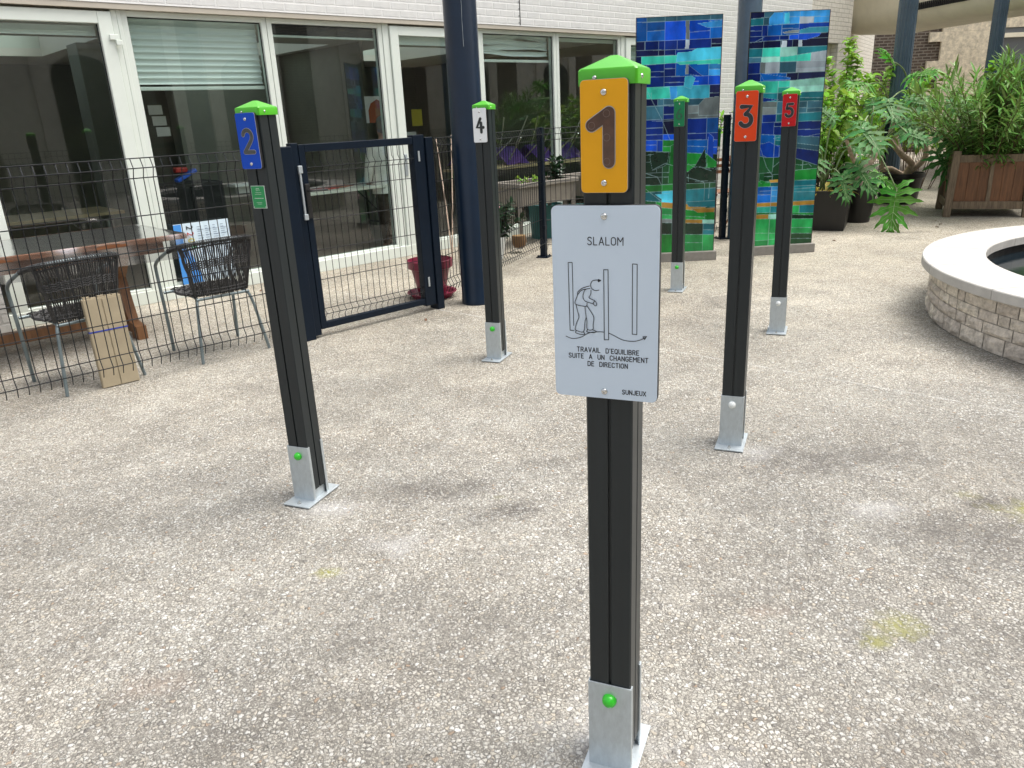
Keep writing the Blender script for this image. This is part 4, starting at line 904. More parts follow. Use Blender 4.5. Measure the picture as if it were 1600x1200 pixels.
ln2 = [[(1186, 232), (1196, 262), (1206, 276)], [(1208, 226), (1207, 247)], [(1216, 230), (1216, 245)], [(1207, 217), (1226, 212)], [(1250, 258), (1262, 256), (1266, 260)], [(1168, 230), (1176, 245)], [(1254, 214), (1282, 208)], [(1175, 66), (1190, 58)], [(1206, 262), (1222, 248)], [(1186, 300), (1280, 292)]]
panel('right of the two tall blue and green glass mosaic panels, behind post 5', (2.375, 7.80), (3.13, 7.862), .09, 2.255, [(1170, 19), (1293, 15), (1266, 379), (1154, 388)], b2, p2, ln2, VC2, 5)

# ------------------------------------------------------------------ round stone basin
BX, BY = 4.72, 4.54
bas = thing('stone_basin', 'round raised basin of split stone with pale coping and dark water', 'fountain', (BX, BY, 0), 0)
rs = random.Random(4)
RW, RC, RI, HC = 1.905, 1.965, 1.57, .392
bm = B(); courses = [(.004, .098), (.102, .170), (.174, .236), (.240, .328)]
for z0, z1 in courses:
    a = rs.uniform(0, .2)
    end = a+2*PI
    while a < end-.02:
        wdt = rs.choice((.09, .12, .17, .24, .3))/RW; b_ = min(a+wdt, end); n = max(2, int((b_-a)/.03)); g = .0035/RW
        out = [];
        for i in range(n+1):
            aa = a+g+(b_-a-2*g)*i/n; col_ = []
            for j in range(4):
                z = z0+(z1-z0)*j/3; edge_ = (i in (0, n)) or (j in (0, 3)); rr_ = RW-(.012 if edge_ else rs.uniform(-.008, .006))
                col_.append(bm.verts.new((rr_*math.cos(aa), rr_*math.sin(aa), z)))
            out.append(col_)
        for i in range(n):
            for j in range(3): bm.faces.new((out[i][j], out[i+1][j], out[i+1][j+1], out[i][j+1]))
        a = b_
obj('stone_courses', bm, 'rstone', bas)
bm = B(); lathe(bm, [(RW-.022, 0), (RW-.022, .335), (RI+.02, .335), (RI+.02, 0)], 128); obj('mortar_core', bm, 'joint', bas)
bm = B(); npc = 16; off = .13
for k in range(npc):
    a0 = off+2*PI*k/npc+.0014; a1 = off+2*PI*(k+1)/npc-.0014; n = 10; rings = []
    prof = [(RC-.004, .330), (RC, .334), (RC, HC-.006), (RC-.005, HC), (RI+.005, HC), (RI, HC-.006), (RI, .330)]
    for i in range(n+1):
        a = a0+(a1-a0)*i/n; rings.append([bm.verts.new((r*math.cos(a), r*math.sin(a), z)) for r, z in prof])
    for p_, q_ in zip(rings, rings[1:]):
        for j in range(len(prof)): bm.faces.new((p_[j], p_[(j+1) % len(prof)], q_[(j+1) % len(prof)], q_[j]))
    bm.faces.new(rings[0]); bm.faces.new(rings[-1][::-1])
obj('coping', bm, 'cap_stone', bas)
bm = B(); lathe(bm, [(RI+.015, .329), (RI+.015, .1)], 96); obj('inner_wall', bm, 'blackpot', bas)
bm = B(); bmesh.ops.create_circle(bm, cap_ends=True, segments=96, radius=RI+.014); bmesh.ops.translate(bm, verts=bm.verts, vec=(0, 0, .27)); wt = obj('water', bm, 'water', bas)

# ------------------------------------------------------------------ leaves
def leaf_strip(bm, base, dirv, upv, length, width, droop=.4, seg=4, fold=.25, mi=0, prof=None):
    """pointed leaf: a folded strip that bends down along its length"""
    d_ = dirv.normalized(); side = d_.cross(upv); side = side.normalized() if side.length > 1e-4 else d_.orthogonal().normalized(); u = side.cross(d_).normalized()
    prof = prof or (lambda t: math.sin(PI*min(1, t*.92+.06))**.8); p = base.copy(); prev = None; st = length/seg; dd = d_.copy()
    for k in range(seg+1):
        t = k/seg; w_ = width*.5*max(0, prof(t))
        if k == seg: cur = [bm.verts.new(p)]
        else: cur = [bm.verts.new(p-side*w_+u*w_*fold), bm.verts.new(p), bm.verts.new(p+side*w_+u*w_*fold)]
        if prev:
            if len(cur) == 3:
                bm.faces.new((prev[0], prev[1], cur[1], cur[0])).material_index = mi; bm.faces.new((prev[1], prev[2], cur[2], cur[1])).material_index = mi
            else:
                bm.faces.new((prev[0], prev[1], cur[0])).material_index = mi; bm.faces.new((prev[1], prev[2], cur[0])).material_index = mi
        prev = cur; dd = (dd+Vector((0, 0, -droop/seg))).normalized(); u = side.cross(dd).normalized(); p = p+dd*st
def rv(r_, s_=1): return Vector((r_.uniform(-s_, s_), r_.uniform(-s_, s_), r_.uniform(-s_, s_)))
def phil_leaf(bm, base, tip, nrm, size, r_, mi=0, veins=None, droop=.25):
    """big lobed leaf: a broad centre with long wavy finger lobes; tip = direction of the main rib"""
    d_ = tip.normalized(); nrm = (nrm-d_*nrm.dot(d_)).normalized(); side = d_.cross(nrm).normalized()
    def P(x, y, lift=0):  # x sideways, y along, in leaf units
        q = base+side*x*size+d_*y*size+nrm*(lift-.35*abs(x)*abs(x)-.0)*size; q.z -= droop*size*(max(0, y)**2)*.6; return q
    # outline as polar radius about the leaf origin: each lobe is its own tapered strip reaching to the rib
    nl = 6
    for sd in (-1, 1):
        for k in range(nl+1):
            t = k/nl; root_y = -.02+.78*t; a = R(132-112*t)+r_.uniform(-.05, .05)   # from backward lobes to the tip
            ln_ = (.50, .62, .66, .60, .50, .38, .27)[k]*r_.uniform(.92, 1.05); wd = (.15, .17, .17, .16, .14, .115, .09)[k]
            dx, dy = math.sin(a)*sd, math.cos(a); prev = None; ns = 6; bend = r_.uniform(-.1, .1)
            for i in range(ns+1):
                s_ = i/ns; cx = dx*ln_*s_; cy = root_y+dy*ln_*s_+ (.12*s_*s_*ln_); 
                w_ = wd*(.55+.55*math.sin(PI*min(1, s_*1.0))**1)*(1-s_**3)*(1+.28*((i % 2)*2-1)*(0 if s_ < .3 else 1)); nx, ny = dy, -dx
                lift = .04*math.sin(s_*5+k)+.02*r_.uniform(-1, 1)
                if i == ns: cur = [bm.verts.new(P(cx, cy, lift-.05))]
                else: cur = [bm.verts.new(P(cx-nx*w_*.5, cy-ny*w_*.5, lift)), bm.verts.new(P(cx, cy, lift-.02)), bm.verts.new(P(cx+nx*w_*.5, cy+ny*w_*.5, lift))]
                if prev:
                    if len(cur) == 3:
                        bm.faces.new((prev[0], prev[1], cur[1], cur[0])).material_index = mi; bm.faces.new((prev[1], prev[2], cur[2], cur[1])).material_index = mi
                    else:
                        bm.faces.new((prev[0], prev[1], cur[0])).material_index = mi; bm.faces.new((prev[1], prev[2], cur[0])).material_index = mi
                prev = cur
            if veins is not None:
                tube(veins, [P(0, root_y, .012), P(dx*ln_*.45, root_y+dy*ln_*.45+.02*ln_, .03), P(dx*ln_*.8, root_y+dy*ln_*.8+.08*ln_, .02)], [.006*size, .004*size, .002*size], 4)
    # centre blade
    prev = None
    for i in range(9):
        s_ = i/8; y = -.05+1.0*s_; w_ = .10*math.sin(PI*min(1, .25+s_*.75))+.008
        cur = [bm.verts.new(P(-w_, y, .015)), bm.verts.new(P(0, y, 0)), bm.verts.new(P(w_, y, .015))]
        if prev:
            bm.faces.new((prev[0], prev[1], cur[1], cur[0])).material_index = mi; bm.faces.new((prev[1], prev[2], cur[2], cur[1])).material_index = mi
        prev = cur
    if veins is not None: tube(veins, [P(0, -.05, .014), P(0, .4, .016), P(0, .9, .01)], [.010*size, .007*size, .003*size], 4)

# ------------------------------------------------------------------ planters on the right
sqp = thing('planter', 'black square plastic planter standing beside the right mosaic panel', 'planter', (3.86, 9.42, 0), R(-27))
bm = B()
def taper_box(bm, b0, b1, z0, z1, th=.02, mi=0):
    q = [[(-b0, -b0), (b0, -b0), (b0, b0), (-b0, b0)], [(-b1, -b1), (b1, -b1), (b1, b1), (-b1, b1)], [(-b1+th, -b1+th), (b1-th, -b1+th), (b1-th, b1-th), (-b1+th, b1-th)], [(-b0+th, -b0+th), (b0-th, -b0+th), (b0-th, b0-th), (-b0+th, b0-th)]]
    zs = [z0, z1, z1, z0+.03]; rg = [[bm.verts.new((x, y, z)) for x, y in p] for p, z in zip(q, zs)]
    for a, b_ in zip(rg, rg[1:]):
        for k in range(4): bm.faces.new((a[k], a[(k+1) % 4], b_[(k+1) % 4], b_[k])).material_index = mi
    bm.faces.new(rg[0][::-1]); bm.faces.new(rg[-1])
taper_box(bm, .27, .31, 0, .46); obj('pot', bm, 'blackpot', sqp)
bm = B(); box(bm, -.285, .285, -.285, .285, .38, .42); obj('soil', bm, 'soil', sqp)
rp = thing('planter', 'black round plastic pot directly behind the square planter', 'planter', (4.45, 9.78, 0), 0)
bm = B(); lathe(bm, [(.0001, .0), (.15, 0), (.20, .40), (.215, .41), (.215, .46), (.198, .46), (.185, .40)], 32); obj('pot', bm, 'blackpot', rp, smooth=35)
bm = B(); lathe(bm, [(.0001, .405), (.186, .40)], 24); obj('soil', bm, 'soil', rp)
rp2 = thing('planter', 'black round pot farther back holding a thick trunked philodendron', 'planter', (5.78, 11.38, 0), 0)
bm = B(); lathe(bm, [(.0001, .0), (.22, 0), (.27, .36), (.30, .37), (.30, .43), (.28, .43), (.26, .36)], 32); obj('pot', bm, 'blackpot', rp2, smooth=35)
bm = B(); lathe(bm, [(.0001, .365), (.262, .36)], 24); obj('soil', bm, 'soil', rp2)
def phil_plant(name, lab, loc, crown, leaves, trunk, seed, extra_yellow=0):
    """crown: point where the leaf stalks start; leaves: (leaf base point, rib direction, size, fresh?)"""
    t = thing(name, lab, 'plant', loc, 0, 'philodendron plants'); r_ = random.Random(seed); o = Vector(loc)
    if trunk:
        bm = B()
        for tr in trunk: tube(bm, [Vector(p)-o for p in smoothpath(tr[0], 5)], [tr[1]+(tr[2]-tr[1])*i/(5*(len(tr[0])-1)) for i in range(5*(len(tr[0])-1)+1)], 9)
        obj('trunk', bm, 'bark', t, smooth=60)
    sb = B(); 
    for i, (bp, dr, sz, fresh) in enumerate(leaves):
        bp = Vector(bp); dr = Vector(dr).normalized(); st = Vector(crown[i % len(crown)]); mid = (st+bp)/2+Vector((0, 0, .12+.1*(bp-st).length))
        tube(sb, [p-o for p in smoothpath([st, mid, bp, bp+dr*.02], 6)], [.011-.005*k/18 for k in range(19)], 6)
        toward = (Vector((0, 0, 1.45))-bp).normalized(); nrm = (Vector((0, 0, 1))*.75+toward*.55+rv(r_, .25)).normalized()
        lb = B(); vb = B(); phil_leaf(lb, bp-o, dr, nrm, sz*(1.08 if bp.z < .5 else .84), r_, veins=vb, droop=.35)
        lf = obj('leaf', lb, 'philb' if fresh else 'phil', t, smooth=60); obj('leaf_veins', vb, 'vein', lf)
    obj('leaf_stalks', sb, 'stem', t, smooth=60)
    return t
cr1 = [(3.86, 9.42, .45), (3.9, 9.4, .45), (3.82, 9.45, .45)]
ph1 = phil_plant('philodendron', 'lobed philodendron growing from the black square planter', (3.86, 9.42, .42), cr1,
    [((3.72, 9.28, .78), (-.7, -.3, -.25), .36, 0), ((4.12, 9.2, .72), (.35, -.6, -.6), .46, 0), ((4.18, 9.25, 1.13), (.2, -.75, -.45), .50, 0), ((3.66, 9.3, .98), (-.8, -.2, .1), .34, 0), ((4.4, 9.3, .62), (.8, -.2, -.5), .36, 1), ((3.92, 9.1, .62), (.1, -.5, -.8), .34, 0), ((3.6, 9.5, .7), (-.7, 0, -.3), .33, 0), ((4.25, 9.6, .9), (.6, .3, 0), .36, 0), ((3.95, 9.55, 1.25), (-.3, .2, .35), .33, 0)], None, 11)
bm = B(); r_ = random.Random(2)
for k in range(36):
    a = r_.uniform(0, 2*PI); b0 = Vector((.16*math.cos(a), .16*math.sin(a), 0)); leaf_strip(bm, b0, Vector((math.cos(a), math.sin(a), r_.uniform(.5, 2))), Vector((0, 0, 1)), r_.uniform(.16, .32), r_.uniform(.02, .06), r_.uniform(.8, 2.4), 5)
obj('withered_leaves', bm, 'yel_leaf', ph1)
cr2 = [(5.85, 11.3, 1.0), (5.55, 11.25, .92), (5.95, 11.2, .85), (5.2, 10.9, .9)]
ph2 = phil_plant('philodendron', 'large tree philodendron with bare curved trunks behind the planters', (5.78, 11.38, .36), cr2,
    [((4.75, 9.9, 1.42), (-.15, -.75, -.35), .50, 0), ((4.45, 9.9, 1.62), (-.7, -.4, .12), .42, 1), ((5.2, 10.3, 1.7), (.3, -.5, .1), .44, 1), ((5.62, 10.2, .98), (.6, -.55, -.45), .52, 0), ((5.7, 10.35, .72), (.35, -.6, -.85), .50, 0), ((5.35, 10.6, 1.42), (.5, -.5, -.1), .46, 0), ((5.1, 10.1, 1.15), (.2, -.7, -.55), .44, 0), ((6.0, 10.7, 1.35), (.7, -.3, 0), .44, 0), ((4.9, 10.3, 1.9), (-.3, -.3, .3), .36, 1)],
    [([(5.78, 11.38, .36), (5.85, 11.3, .55), (5.62, 11.2, .72), (5.55, 11.25, .95)], .055, .035), ([(5.8, 11.36, .4), (6.0, 11.25, .62), (5.95, 11.2, .88)], .048, .033), ([(5.75, 11.36, .4), (5.55, 11.3, .5), (5.38, 11.2, .52), (5.2, 10.9, .9)], .045, .026), ([(5.62, 11.2, .72), (5.4, 11.1, .95), (5.45, 11.0, 1.4)], .04, .02)], 23)
ph3 = phil_plant('philodendron', 'small philodendron with a pale curved trunk in the round pot behind the square one', (4.45, 9.78, .4), [(4.1, 9.5, 1.02), (4.5, 9.75, 1.0), (4.5, 9.75, 1.0), (4.5, 9.75, 1.0)],
    [((4.50, 8.95, .46), (-.22, -.35, -1.0), .44, 1), ((4.3, 9.5, 1.2), (-.5, -.5, .1), .32, 0), ((4.85, 9.55, 1.05), (.6, -.4, -.2), .34, 0), ((4.6, 9.95, 1.35), (.1, .4, .4), .3, 0)], [([(4.45, 9.78, .4), (4.42, 9.74, .6), (4.56, 9.72, .8), (4.5, 9.75, 1.02)], .05, .035), ([(4.42, 9.74, .6), (4.25, 9.62, .8), (4.1, 9.5, 1.02)], .03, .02)], 31)

# wooden planter with the oleander
wp = thing('planter', 'square wooden planter with weathered frame and red brown boards', 'planter', (6.16, 10.03, 0), R(-23))
hw = .43
for sx in (-1, 1):
    for sy in (-1, 1):
        bm = B(); mx = Matrix.Translation((sx*hw, sy*hw, 0)) @ Matrix.Rotation(sx*R(-2.5), 4, 'Y') @ Matrix.Rotation(sy*R(2.5), 4, 'X'); box(bm, -.042, .042, -.042, .042, 0, .80, .006, mx=mx); obj('corner_post', bm, 'greywood', wp)
bm = B()
for z0, z1 in ((.10, .19), (.66, .75)):
    k = hw-.002-z0*.04
    for s_ in (-1, 1): box(bm, -k+.035, k-.035, s_*k-.02, s_*k+.02, z0, z1, .004); box(bm, s_*k-.02, s_*k+.02, -k+.035, k-.035, z0, z1, .004)
for s_ in (-1, 1): box(bm, -.022, .022, s_*(hw-.02)-.022, s_*(hw-.02)+.022, .1905, .6595, .003); box(bm, s_*(hw-.02)-.022, s_*(hw-.02)+.022, -.022, .022, .1905, .6595, .003)
obj('rail', bm, 'greywood', wp)
bm = B()
for s_ in (-1, 1):
    for k in range(6):
        x0 = -.37+k*.1235; x1 = x0+.121; box(bm, x0, x1, s_*(hw-.03)-.008, s_*(hw-.03)+.008, .17, .68, .002); box(bm, s_*(hw-.03)-.008, s_*(hw-.03)+.008, x0, x1, .17, .68, .002)
obj('side_boards', bm, 'redwood', wp)
bm = B(); box(bm, -.385, .385, -.385, .385, .60, .66); obj('soil', bm, 'soil', wp)
def bushy(name, lab, loc, nst, hgt, spread, mleaf, leaf_l, leaf_w, step, seed, whorl=3, droop=.5, cat='shrub', group=None, lean=(0, 0), mstem='dstem', bias=.35, start=.1, r0=.25, prof=None, flat=0):
    t = thing(name, lab, cat, loc, 0, group); r_ = random.Random(seed); sb = B(); lb = B()
    for k in range(nst):
        a = r_.uniform(0, 2*PI); rr_ = r_.uniform(0, 1)**.6; b0 = Vector((math.cos(a)*rr_*r0, math.sin(a)*rr_*r0, 0))
        h = hgt*r_.uniform(.55, 1.0)*(1-.25*rr_); out = Vector((math.cos(a), math.sin(a), 0))*spread*rr_*r_.uniform(.7, 1.1)+Vector((lean[0], lean[1], 0))*h
        p1_ = b0+out*.35+Vector((0, 0, h*.5)); p2_ = b0+out+Vector((0, 0, h))
        pts = smoothpath([b0, p1_, p2_], 8); tube(sb, pts, [.008-.005*i/16 for i in range(17)], 5)
        ln_ = (p2_-b0).length; n = int(ln_*(1-start)/step)
        for i in range(n):
            s_ = start+(1-start)*(i+r_.random()*.5)/max(1, n); q = s_*16; j = min(15, int(q)); p = pts[j].lerp(pts[j+1], q-j); tg = (pts[j+1]-pts[j]).normalized(); a0 = r_.uniform(0, 2*PI)
            for w_ in range(whorl):
                aa = a0+2*PI*w_/whorl; o1 = tg.orthogonal().normalized(); o2 = tg.cross(o1); dr = (o1*math.cos(aa)+o2*math.sin(aa))*(1-.45*s_)+tg*(bias+.5*s_)+rv(r_, .18)
                leaf_strip(lb, p, dr, Vector((0, 0, 1))+rv(r_, .35), leaf_l*r_.uniform(.65, 1.1), leaf_w*r_.uniform(.8, 1.15), droop*r_.uniform(.2, 1.4), 4, prof=prof)
    obj('stems', sb, mstem, t); obj('foliage', lb, mleaf, t); return t
bushy('oleander', 'bushy green oleander growing from the wooden planter', (6.16, 10.03, .62), 105, 1.36, .85, 'olea', .20, .026, .052, 5, r0=.36, start=.05)
bushy('oleander', 'tall single oleander shoot rising above the wooden planter near the stone pier', (5.98, 9.95, .62), 5, 1.55, .12, 'olea', .19, .027, .045, 8, r0=.08)
ovate = lambda t: math.sin(PI*min(1, t**.7*.96+.04))**.7
# light green shrubs behind the mesh fence
for i, (x, y, h, sp, ns, sd) in enumerate([(4.35, 11.0, 2.0, .8, 38, 1), (5.3, 12.4, 2.4, .9, 36, 2), (3.95, 10.9, 1.95, .5, 22, 3), (6.8, 13.2, 2.1, .8, 24, 4), (7.9, 12.8, 2.1, .8, 18, 6)]):
    bushy('leafy_shrub', ['light green shrub behind the fence between mosaic panel and column', 'light green shrub reaching high beside the fluted column', 'low light green shrub at the right edge of the mosaic panel', 'light green shrub between the fluted column and the brick wall', 'light green shrub behind the oleander'][i], (x, y, 0), ns, h, sp, 'lime_leaf', .155, .085, .060, 40+sd, whorl=3, droop=1.5, group='leafy shrubs behind the fence', r0=.35, start=.58, prof=ovate, bias=.0)
bushy('leafy_shrub', 'dark leafy plant low behind the mesh fence and black planters', (4.3, 10.9, 0), 22, 1.0, .5, 'dark_leaf', .16, .045, .06, 77, whorl=3, group='leafy shrubs behind the fence', r0=.4)
bushy('leafy_shrub', 'small green plant seen over the fence post between the mosaic panels', (2.55, 9.5, 0), 10, 1.5, .25, 'lime_leaf', .09, .04, .05, 78, whorl=3, group='leafy shrubs behind the fence', r0=.15, start=.8, prof=ovate)
# box planter hooked on the fence between the panels
hb = thing('planter', 'green trough hooked on the fence between the two mosaic panels', 'planter', (2.35, 9.1, 1.02), R(20)); bm = B(); box(bm, -.25, .12, -.08, .08, 0, .2, .01); obj('trough', bm, 'label', hb); bm = B(); box(bm, -.24, .11, -.07, .07, .19, .205); obj('soil', bm, 'soil', hb)
# wooden folding chair behind the fence
ch = thing('folding_chair', 'brown wooden folding chair behind the fence between the mosaic panels', 'chair', (2.72, 9.75, 0), R(15))
for sx in (-1, 1):
    bm = B(); tube(bm, [(sx*.2, -.18, 0), (sx*.2, .2, .86)], .014, 6); obj('leg', bm, 'teak', ch); bm = B(); tube(bm, [(sx*.18, .2, 0), (sx*.18, -.2, .46)], .014, 6); obj('leg', bm, 'teak', ch)
bm = B()
for k in range(6): box(bm, -.2, .2, -.2+k*.065, -.145+k*.065, .45, .465, .002)
obj('seat', bm, 'teak', ch); bm = B()
for k in range(3): box(bm, -.19, .19, .13+k*.028, .145+k*.028, .66+k*.07, .70+k*.07, .002)
obj('backrest', bm, 'teak', ch)

# ------------------------------------------------------------------ things behind the left fence (facade frame)
tb = thing('trestle_table', 'long brown wooden trestle table under a clear plastic cloth', 'table', L(.55, -1.0), FR)
bm = B(); box(bm, -1.3, 1.60, -.48, .55, .715, .752, .005); obj('tabletop', bm, 'teak', tb)
for a, b_ in ((-.40, -.37), (.44, .47)): bm = B(); box(bm, -1.25, 1.45, a, b_, .63, .714); obj('apron', bm, 'teak', tb)
for x in (-1.0, 1.22):
    bm = B()
    poly = [(-.33, .714), (.39, .714), (.20, .52), (.11, .44), (.12, .40), (.20, .12), (.34, .10), (.34, .0), (.22, .0), (.20, .04), (-.14, .04), (-.16, 0), (-.28, 0), (-.28, .10), (-.14, .12), (-.06, .40), (-.05, .44), (-.14, .52)]
    prism(bm, poly, x-.035, x+.035, 'YZ'); obj('trestle', bm, 'oak', tb)
bm = B(); box(bm, -.965, 1.185, -.02, .06, .09, .17, .004); obj('stretcher', bm, 'oak', tb)
bm = B(); nx, ny = 60, 24; rg = []
for i in range(nx+1):
    row = []
    x = -1.34+2.98*i/nx
    for j in range(ny+1):
        v = -.66+(1.40)*j/ny; y = max(-.485, min(.555, v)); over = abs(v-y); xo = max(0, x-1.6) ; z = .7555-over*.98-xo*.9; y += (-1 if v < 0 else 1)*.012*math.sin(x*17)*(over > 0)*min(1, over*12)+(.02*math.sin(x*9+1) if over > .05 else 0)*(-1 if v < 0 else 1)
        row.append(bm.verts.new((x-xo*.4, y, z+.0012*math.sin(x*23)*math.sin(v*19))))
    rg.append(row)
for a, b_ in zip(rg, rg[1:]):
    for j in range(ny): bm.faces.new((a[j], b_[j], b_[j+1], a[j+1]))
tc = obj('tablecloth', bm, 'sheet', None, smooth=60); tc.location = L(.55, -1.0); tc.rotation_euler[2] = FR; tag(tc, 'clear plastic cloth lying over the brown wooden table', 'tablecloth')
def wicker_chair(lab, s_, y, rz):
    t = thing('wicker_chair', lab, 'chair', L(s_, y), FR+rz, 'wicker armchairs at the table')
    # sitter looks along +y; the back is at -y
    fp = smoothpath([(-.235, .235, 0), (-.245, .225, .3), (-.255, .22, .56), (-.265, .17, .625), (-.28, .0, .69), (-.265, -.15, .745), (-.19, -.25, .775), (0, -.285, .785), (.19, -.25, .775), (.265, -.15, .745), (.28, .0, .69), (.265, .17, .625), (.255, .22, .56), (.245, .225, .3), (.235, .235, 0)], 5)
    bm = B(); tube(bm, fp, .0115, 8); obj('arm_frame', bm, 'tube', t, smooth=60)
    for sx in (-1, 1):
        bm = B(); tube(bm, smoothpath([(sx*.235, -.265, 0), (sx*.21, -.235, .2), (sx*.185, -.205, .37), (sx*.165, -.15, .415), (sx*.165, .12, .42), (sx*.18, .2, .42)], 5), .0105, 8); obj('leg', bm, 'tube', t, smooth=60)
    for a in ([(-.24, .2, .42), (.24, .2, .42)], [(-.18, -.2, .41), (.18, -.2, .41)]): bm = B(); tube(bm, a, .010, 8); obj('seat_rail', bm, 'tube', t, smooth=60)
    bm = B()                     # woven seat
    for k in range(24):
        x = -.2+.4*k/23; half = math.sqrt(max(.0, 1-(x/.215)**4)); pts = []
        for j in range(13): yy = -.19*half+.40*half*j/12; pts.append((x, yy, .437+.0045*(1 if (j+k) % 2 else -1)-.012*math.cos(x*7)*math.cos(yy*7)))
        if half > .1: tube(bm, pts, .0085, 5)
    for j in range(9):
        yy = -.16+.34*j/8; tube(bm, [(-.2+.4*i/12, yy, .441+.005*(1 if (i+j) % 2 else -1)) for i in range(13)], .005, 4)
    rim = [(.215*math.cos(a)*1.0, .01+.205*math.sin(a), .436) for a in [2*PI*i/28 for i in range(29)]]; tube(bm, rim, .011, 6)
    obj('seat', bm, 'wicker', t)
    bm = B()                     # woven back
    def backpt(u, v):  # u -1..1 across, v 0 bottom..1 top
        xt = .235*u; yt = -.285+.075*u*u; xb = .175*u; yb = -.215+.04*u*u; z0 = .425; z1 = .782-.03*u*u
        return Vector((xb+(xt-xb)*v, yb+(yt-yb)*v-.012*math.sin(PI*v), z0+(z1-z0)*v))
    for k in range(35):
        u = -1+2*k/34; tube(bm, [backpt(u+.014*math.sin(j*2+k*1.3), j/8) for j in range(9)], .0046 if 0 < k < 34 else .011, 5)
    for v in (.56, .6, .64, .68): tube(bm, [backpt(-1+2*i/26, v+.012*(1 if i % 2 else -1)) for i in range(27)], .0055, 5)
    for v in (.06, .12, .94): tube(bm, [backpt(-1+2*i/26, v+.006*(1 if i % 2 else -1)) for i in range(27)], .006, 5)
    obj('backrest', bm, 'wicker', t)
    bm = B()                     # wrapping on the top tube
    top = [p for p in fp if p.z > .735]
    for a, b_ in zip(top, top[1:]):
        for q in (0, .33, .66):
            p = a.lerp(b_, q); dd = (b_-a).normalized(); tube(bm, [p-dd*.0035, p+dd*.0035], [.0165, .0165], 8)
    obj('wrapped_rail', bm, 'wicker', t)
    return t
wicker_chair('grey wicker armchair with the cardboard leaning against its back', 1.19, -1.98, R(7))
wicker_chair('grey wicker armchair nearest the gate, by the end of the table', 2.035, -2.03, R(0))
wicker_chair('grey wicker armchair cut off by the left edge of the photo', .33, -1.98, R(4))
cb = thing('cardboard', 'flattened tan cardboard box held with a blue strap, leaning on a chair', 'cardboard', L(1.18, -2.285), FR-R(1)); cb.rotation_euler[0] = R(0)
mxc = Matrix.Rotation(R(-3.5), 4, 'X')
bm = B(); box(bm, 0, .215, -.012, .012, .002, .545, .002, mx=mxc); box(bm, .004, .103, -.0175, -.0125, .004, .54, .001, mx=mxc); box(bm, .109, .212, -.0175, -.0125, .004, .535, .001, mx=mxc)
for k in range(5): box(bm, .01+k*.04, .045+k*.04, -.010, .010, .545, .55+random.uniform(0, .012), mx=mxc)
obj('board', bm, 'card', cb)
bm = B(); box(bm, -.002, .217, -.0195, .0135, .343, .351, mx=mxc); obj('strap', bm, 'bluestrap', cb)
# poster resting on the sill
po = thing('poster', 'pale blue calendar poster standing on the sill against the glass', 'poster', L(2.575, -.030, .118), FR); po.rotation_euler[0] = 0
mxp = Matrix.Rotation(R(0), 4, 'Y')
bm = B(); box(bm, 0, .52, -.004, .0, 0, .545); obj('sheet', bm, 'poster', po)
bm = B(); box(bm, .002, .075, -.006, -.0045, .0, .54); prism(bm, [(.10, 0), (.20, 0), (.13, .28), (.075, .33)], -.0075, -.0062, 'XZ'); obj('blue_side', bm, 'posterb', po)
bm = B()
for k, (c_, s_) in enumerate((('dbrick', '2'), ('redm', '2'), ('yellowp', '0'), ('label', 'E'))):
    tb_ = B(); add_text(tb_, s_, .085, .145, .505-k*.058, -.007, sx=1, rot=R(90)); obj('numeral', tb_, c_ if c_ != 'dbrick' else 'blackhd', po)
for k in range(9):
    for c_ in range(4):
        x0 = .215+c_*.074; box(bm, x0, x0+.06, -.0056, -.0045, .05+k*.053, .053+k*.053)
for c_ in range(4):
    for k in range(22): box(bm, .217+c_*.074, .217+c_*.074+random.uniform(.02, .05), -.0055, -.0045, .06+k*.021, .064+k*.021)
obj('print_lines', bm, mat('grey print', (.2, .26, .35), .6), po)
# burgundy pot
pt = thing('flower_pot', 'empty burgundy plastic flower pot standing in its saucer behind the gate', 'flower pot', L(3.98, -1.95), FR)
bm = B(); lathe(bm, [(.0001, .02), (.115, .02), (.165, .25), (.192, .26), (.196, .325), (.186, .328), (.176, .29), (.155, .24), (.0001, .235)], 40)
box(bm, -.03, .03, -.165, -.135, .10, .115, .002); obj('pot', bm, 'pot', pt, smooth=35)
bm = B(); lathe(bm, [(.0001, .004), (.17, .004), (.20, .042), (.215, .045), (.213, .052), (.192, .047), (.165, .014), (.0001, .014)], 40); obj('saucer', bm, 'pot', pt, smooth=35)
# bamboo canes behind the fence
for i, (s_, y, ds, h, g_) in enumerate([(5.30, -.62, .22, 1.25, 0), (5.36, -.66, .42, 1.35, 1), (5.33, -.58, .44, 1.28, 2)]):
    bm = B(); tube(bm, smoothpath([(0, 0, 0), (ds*.5, .2, h*.5), (ds, .42, h)], 6), [.009-.004*k/12 for k in range(13)], 6); o = obj('garden_cane', bm, 'bark', None); o.location = L(s_, y); o.rotation_euler[2] = FR
    tag(o, ['thin brown cane leaning right of the gate, left of the crossing pair', 'thicker brown cane of the crossing pair right of the gate', 'thinner brown cane of the crossing pair right of the gate'][i], 'cane', 'leaning canes')
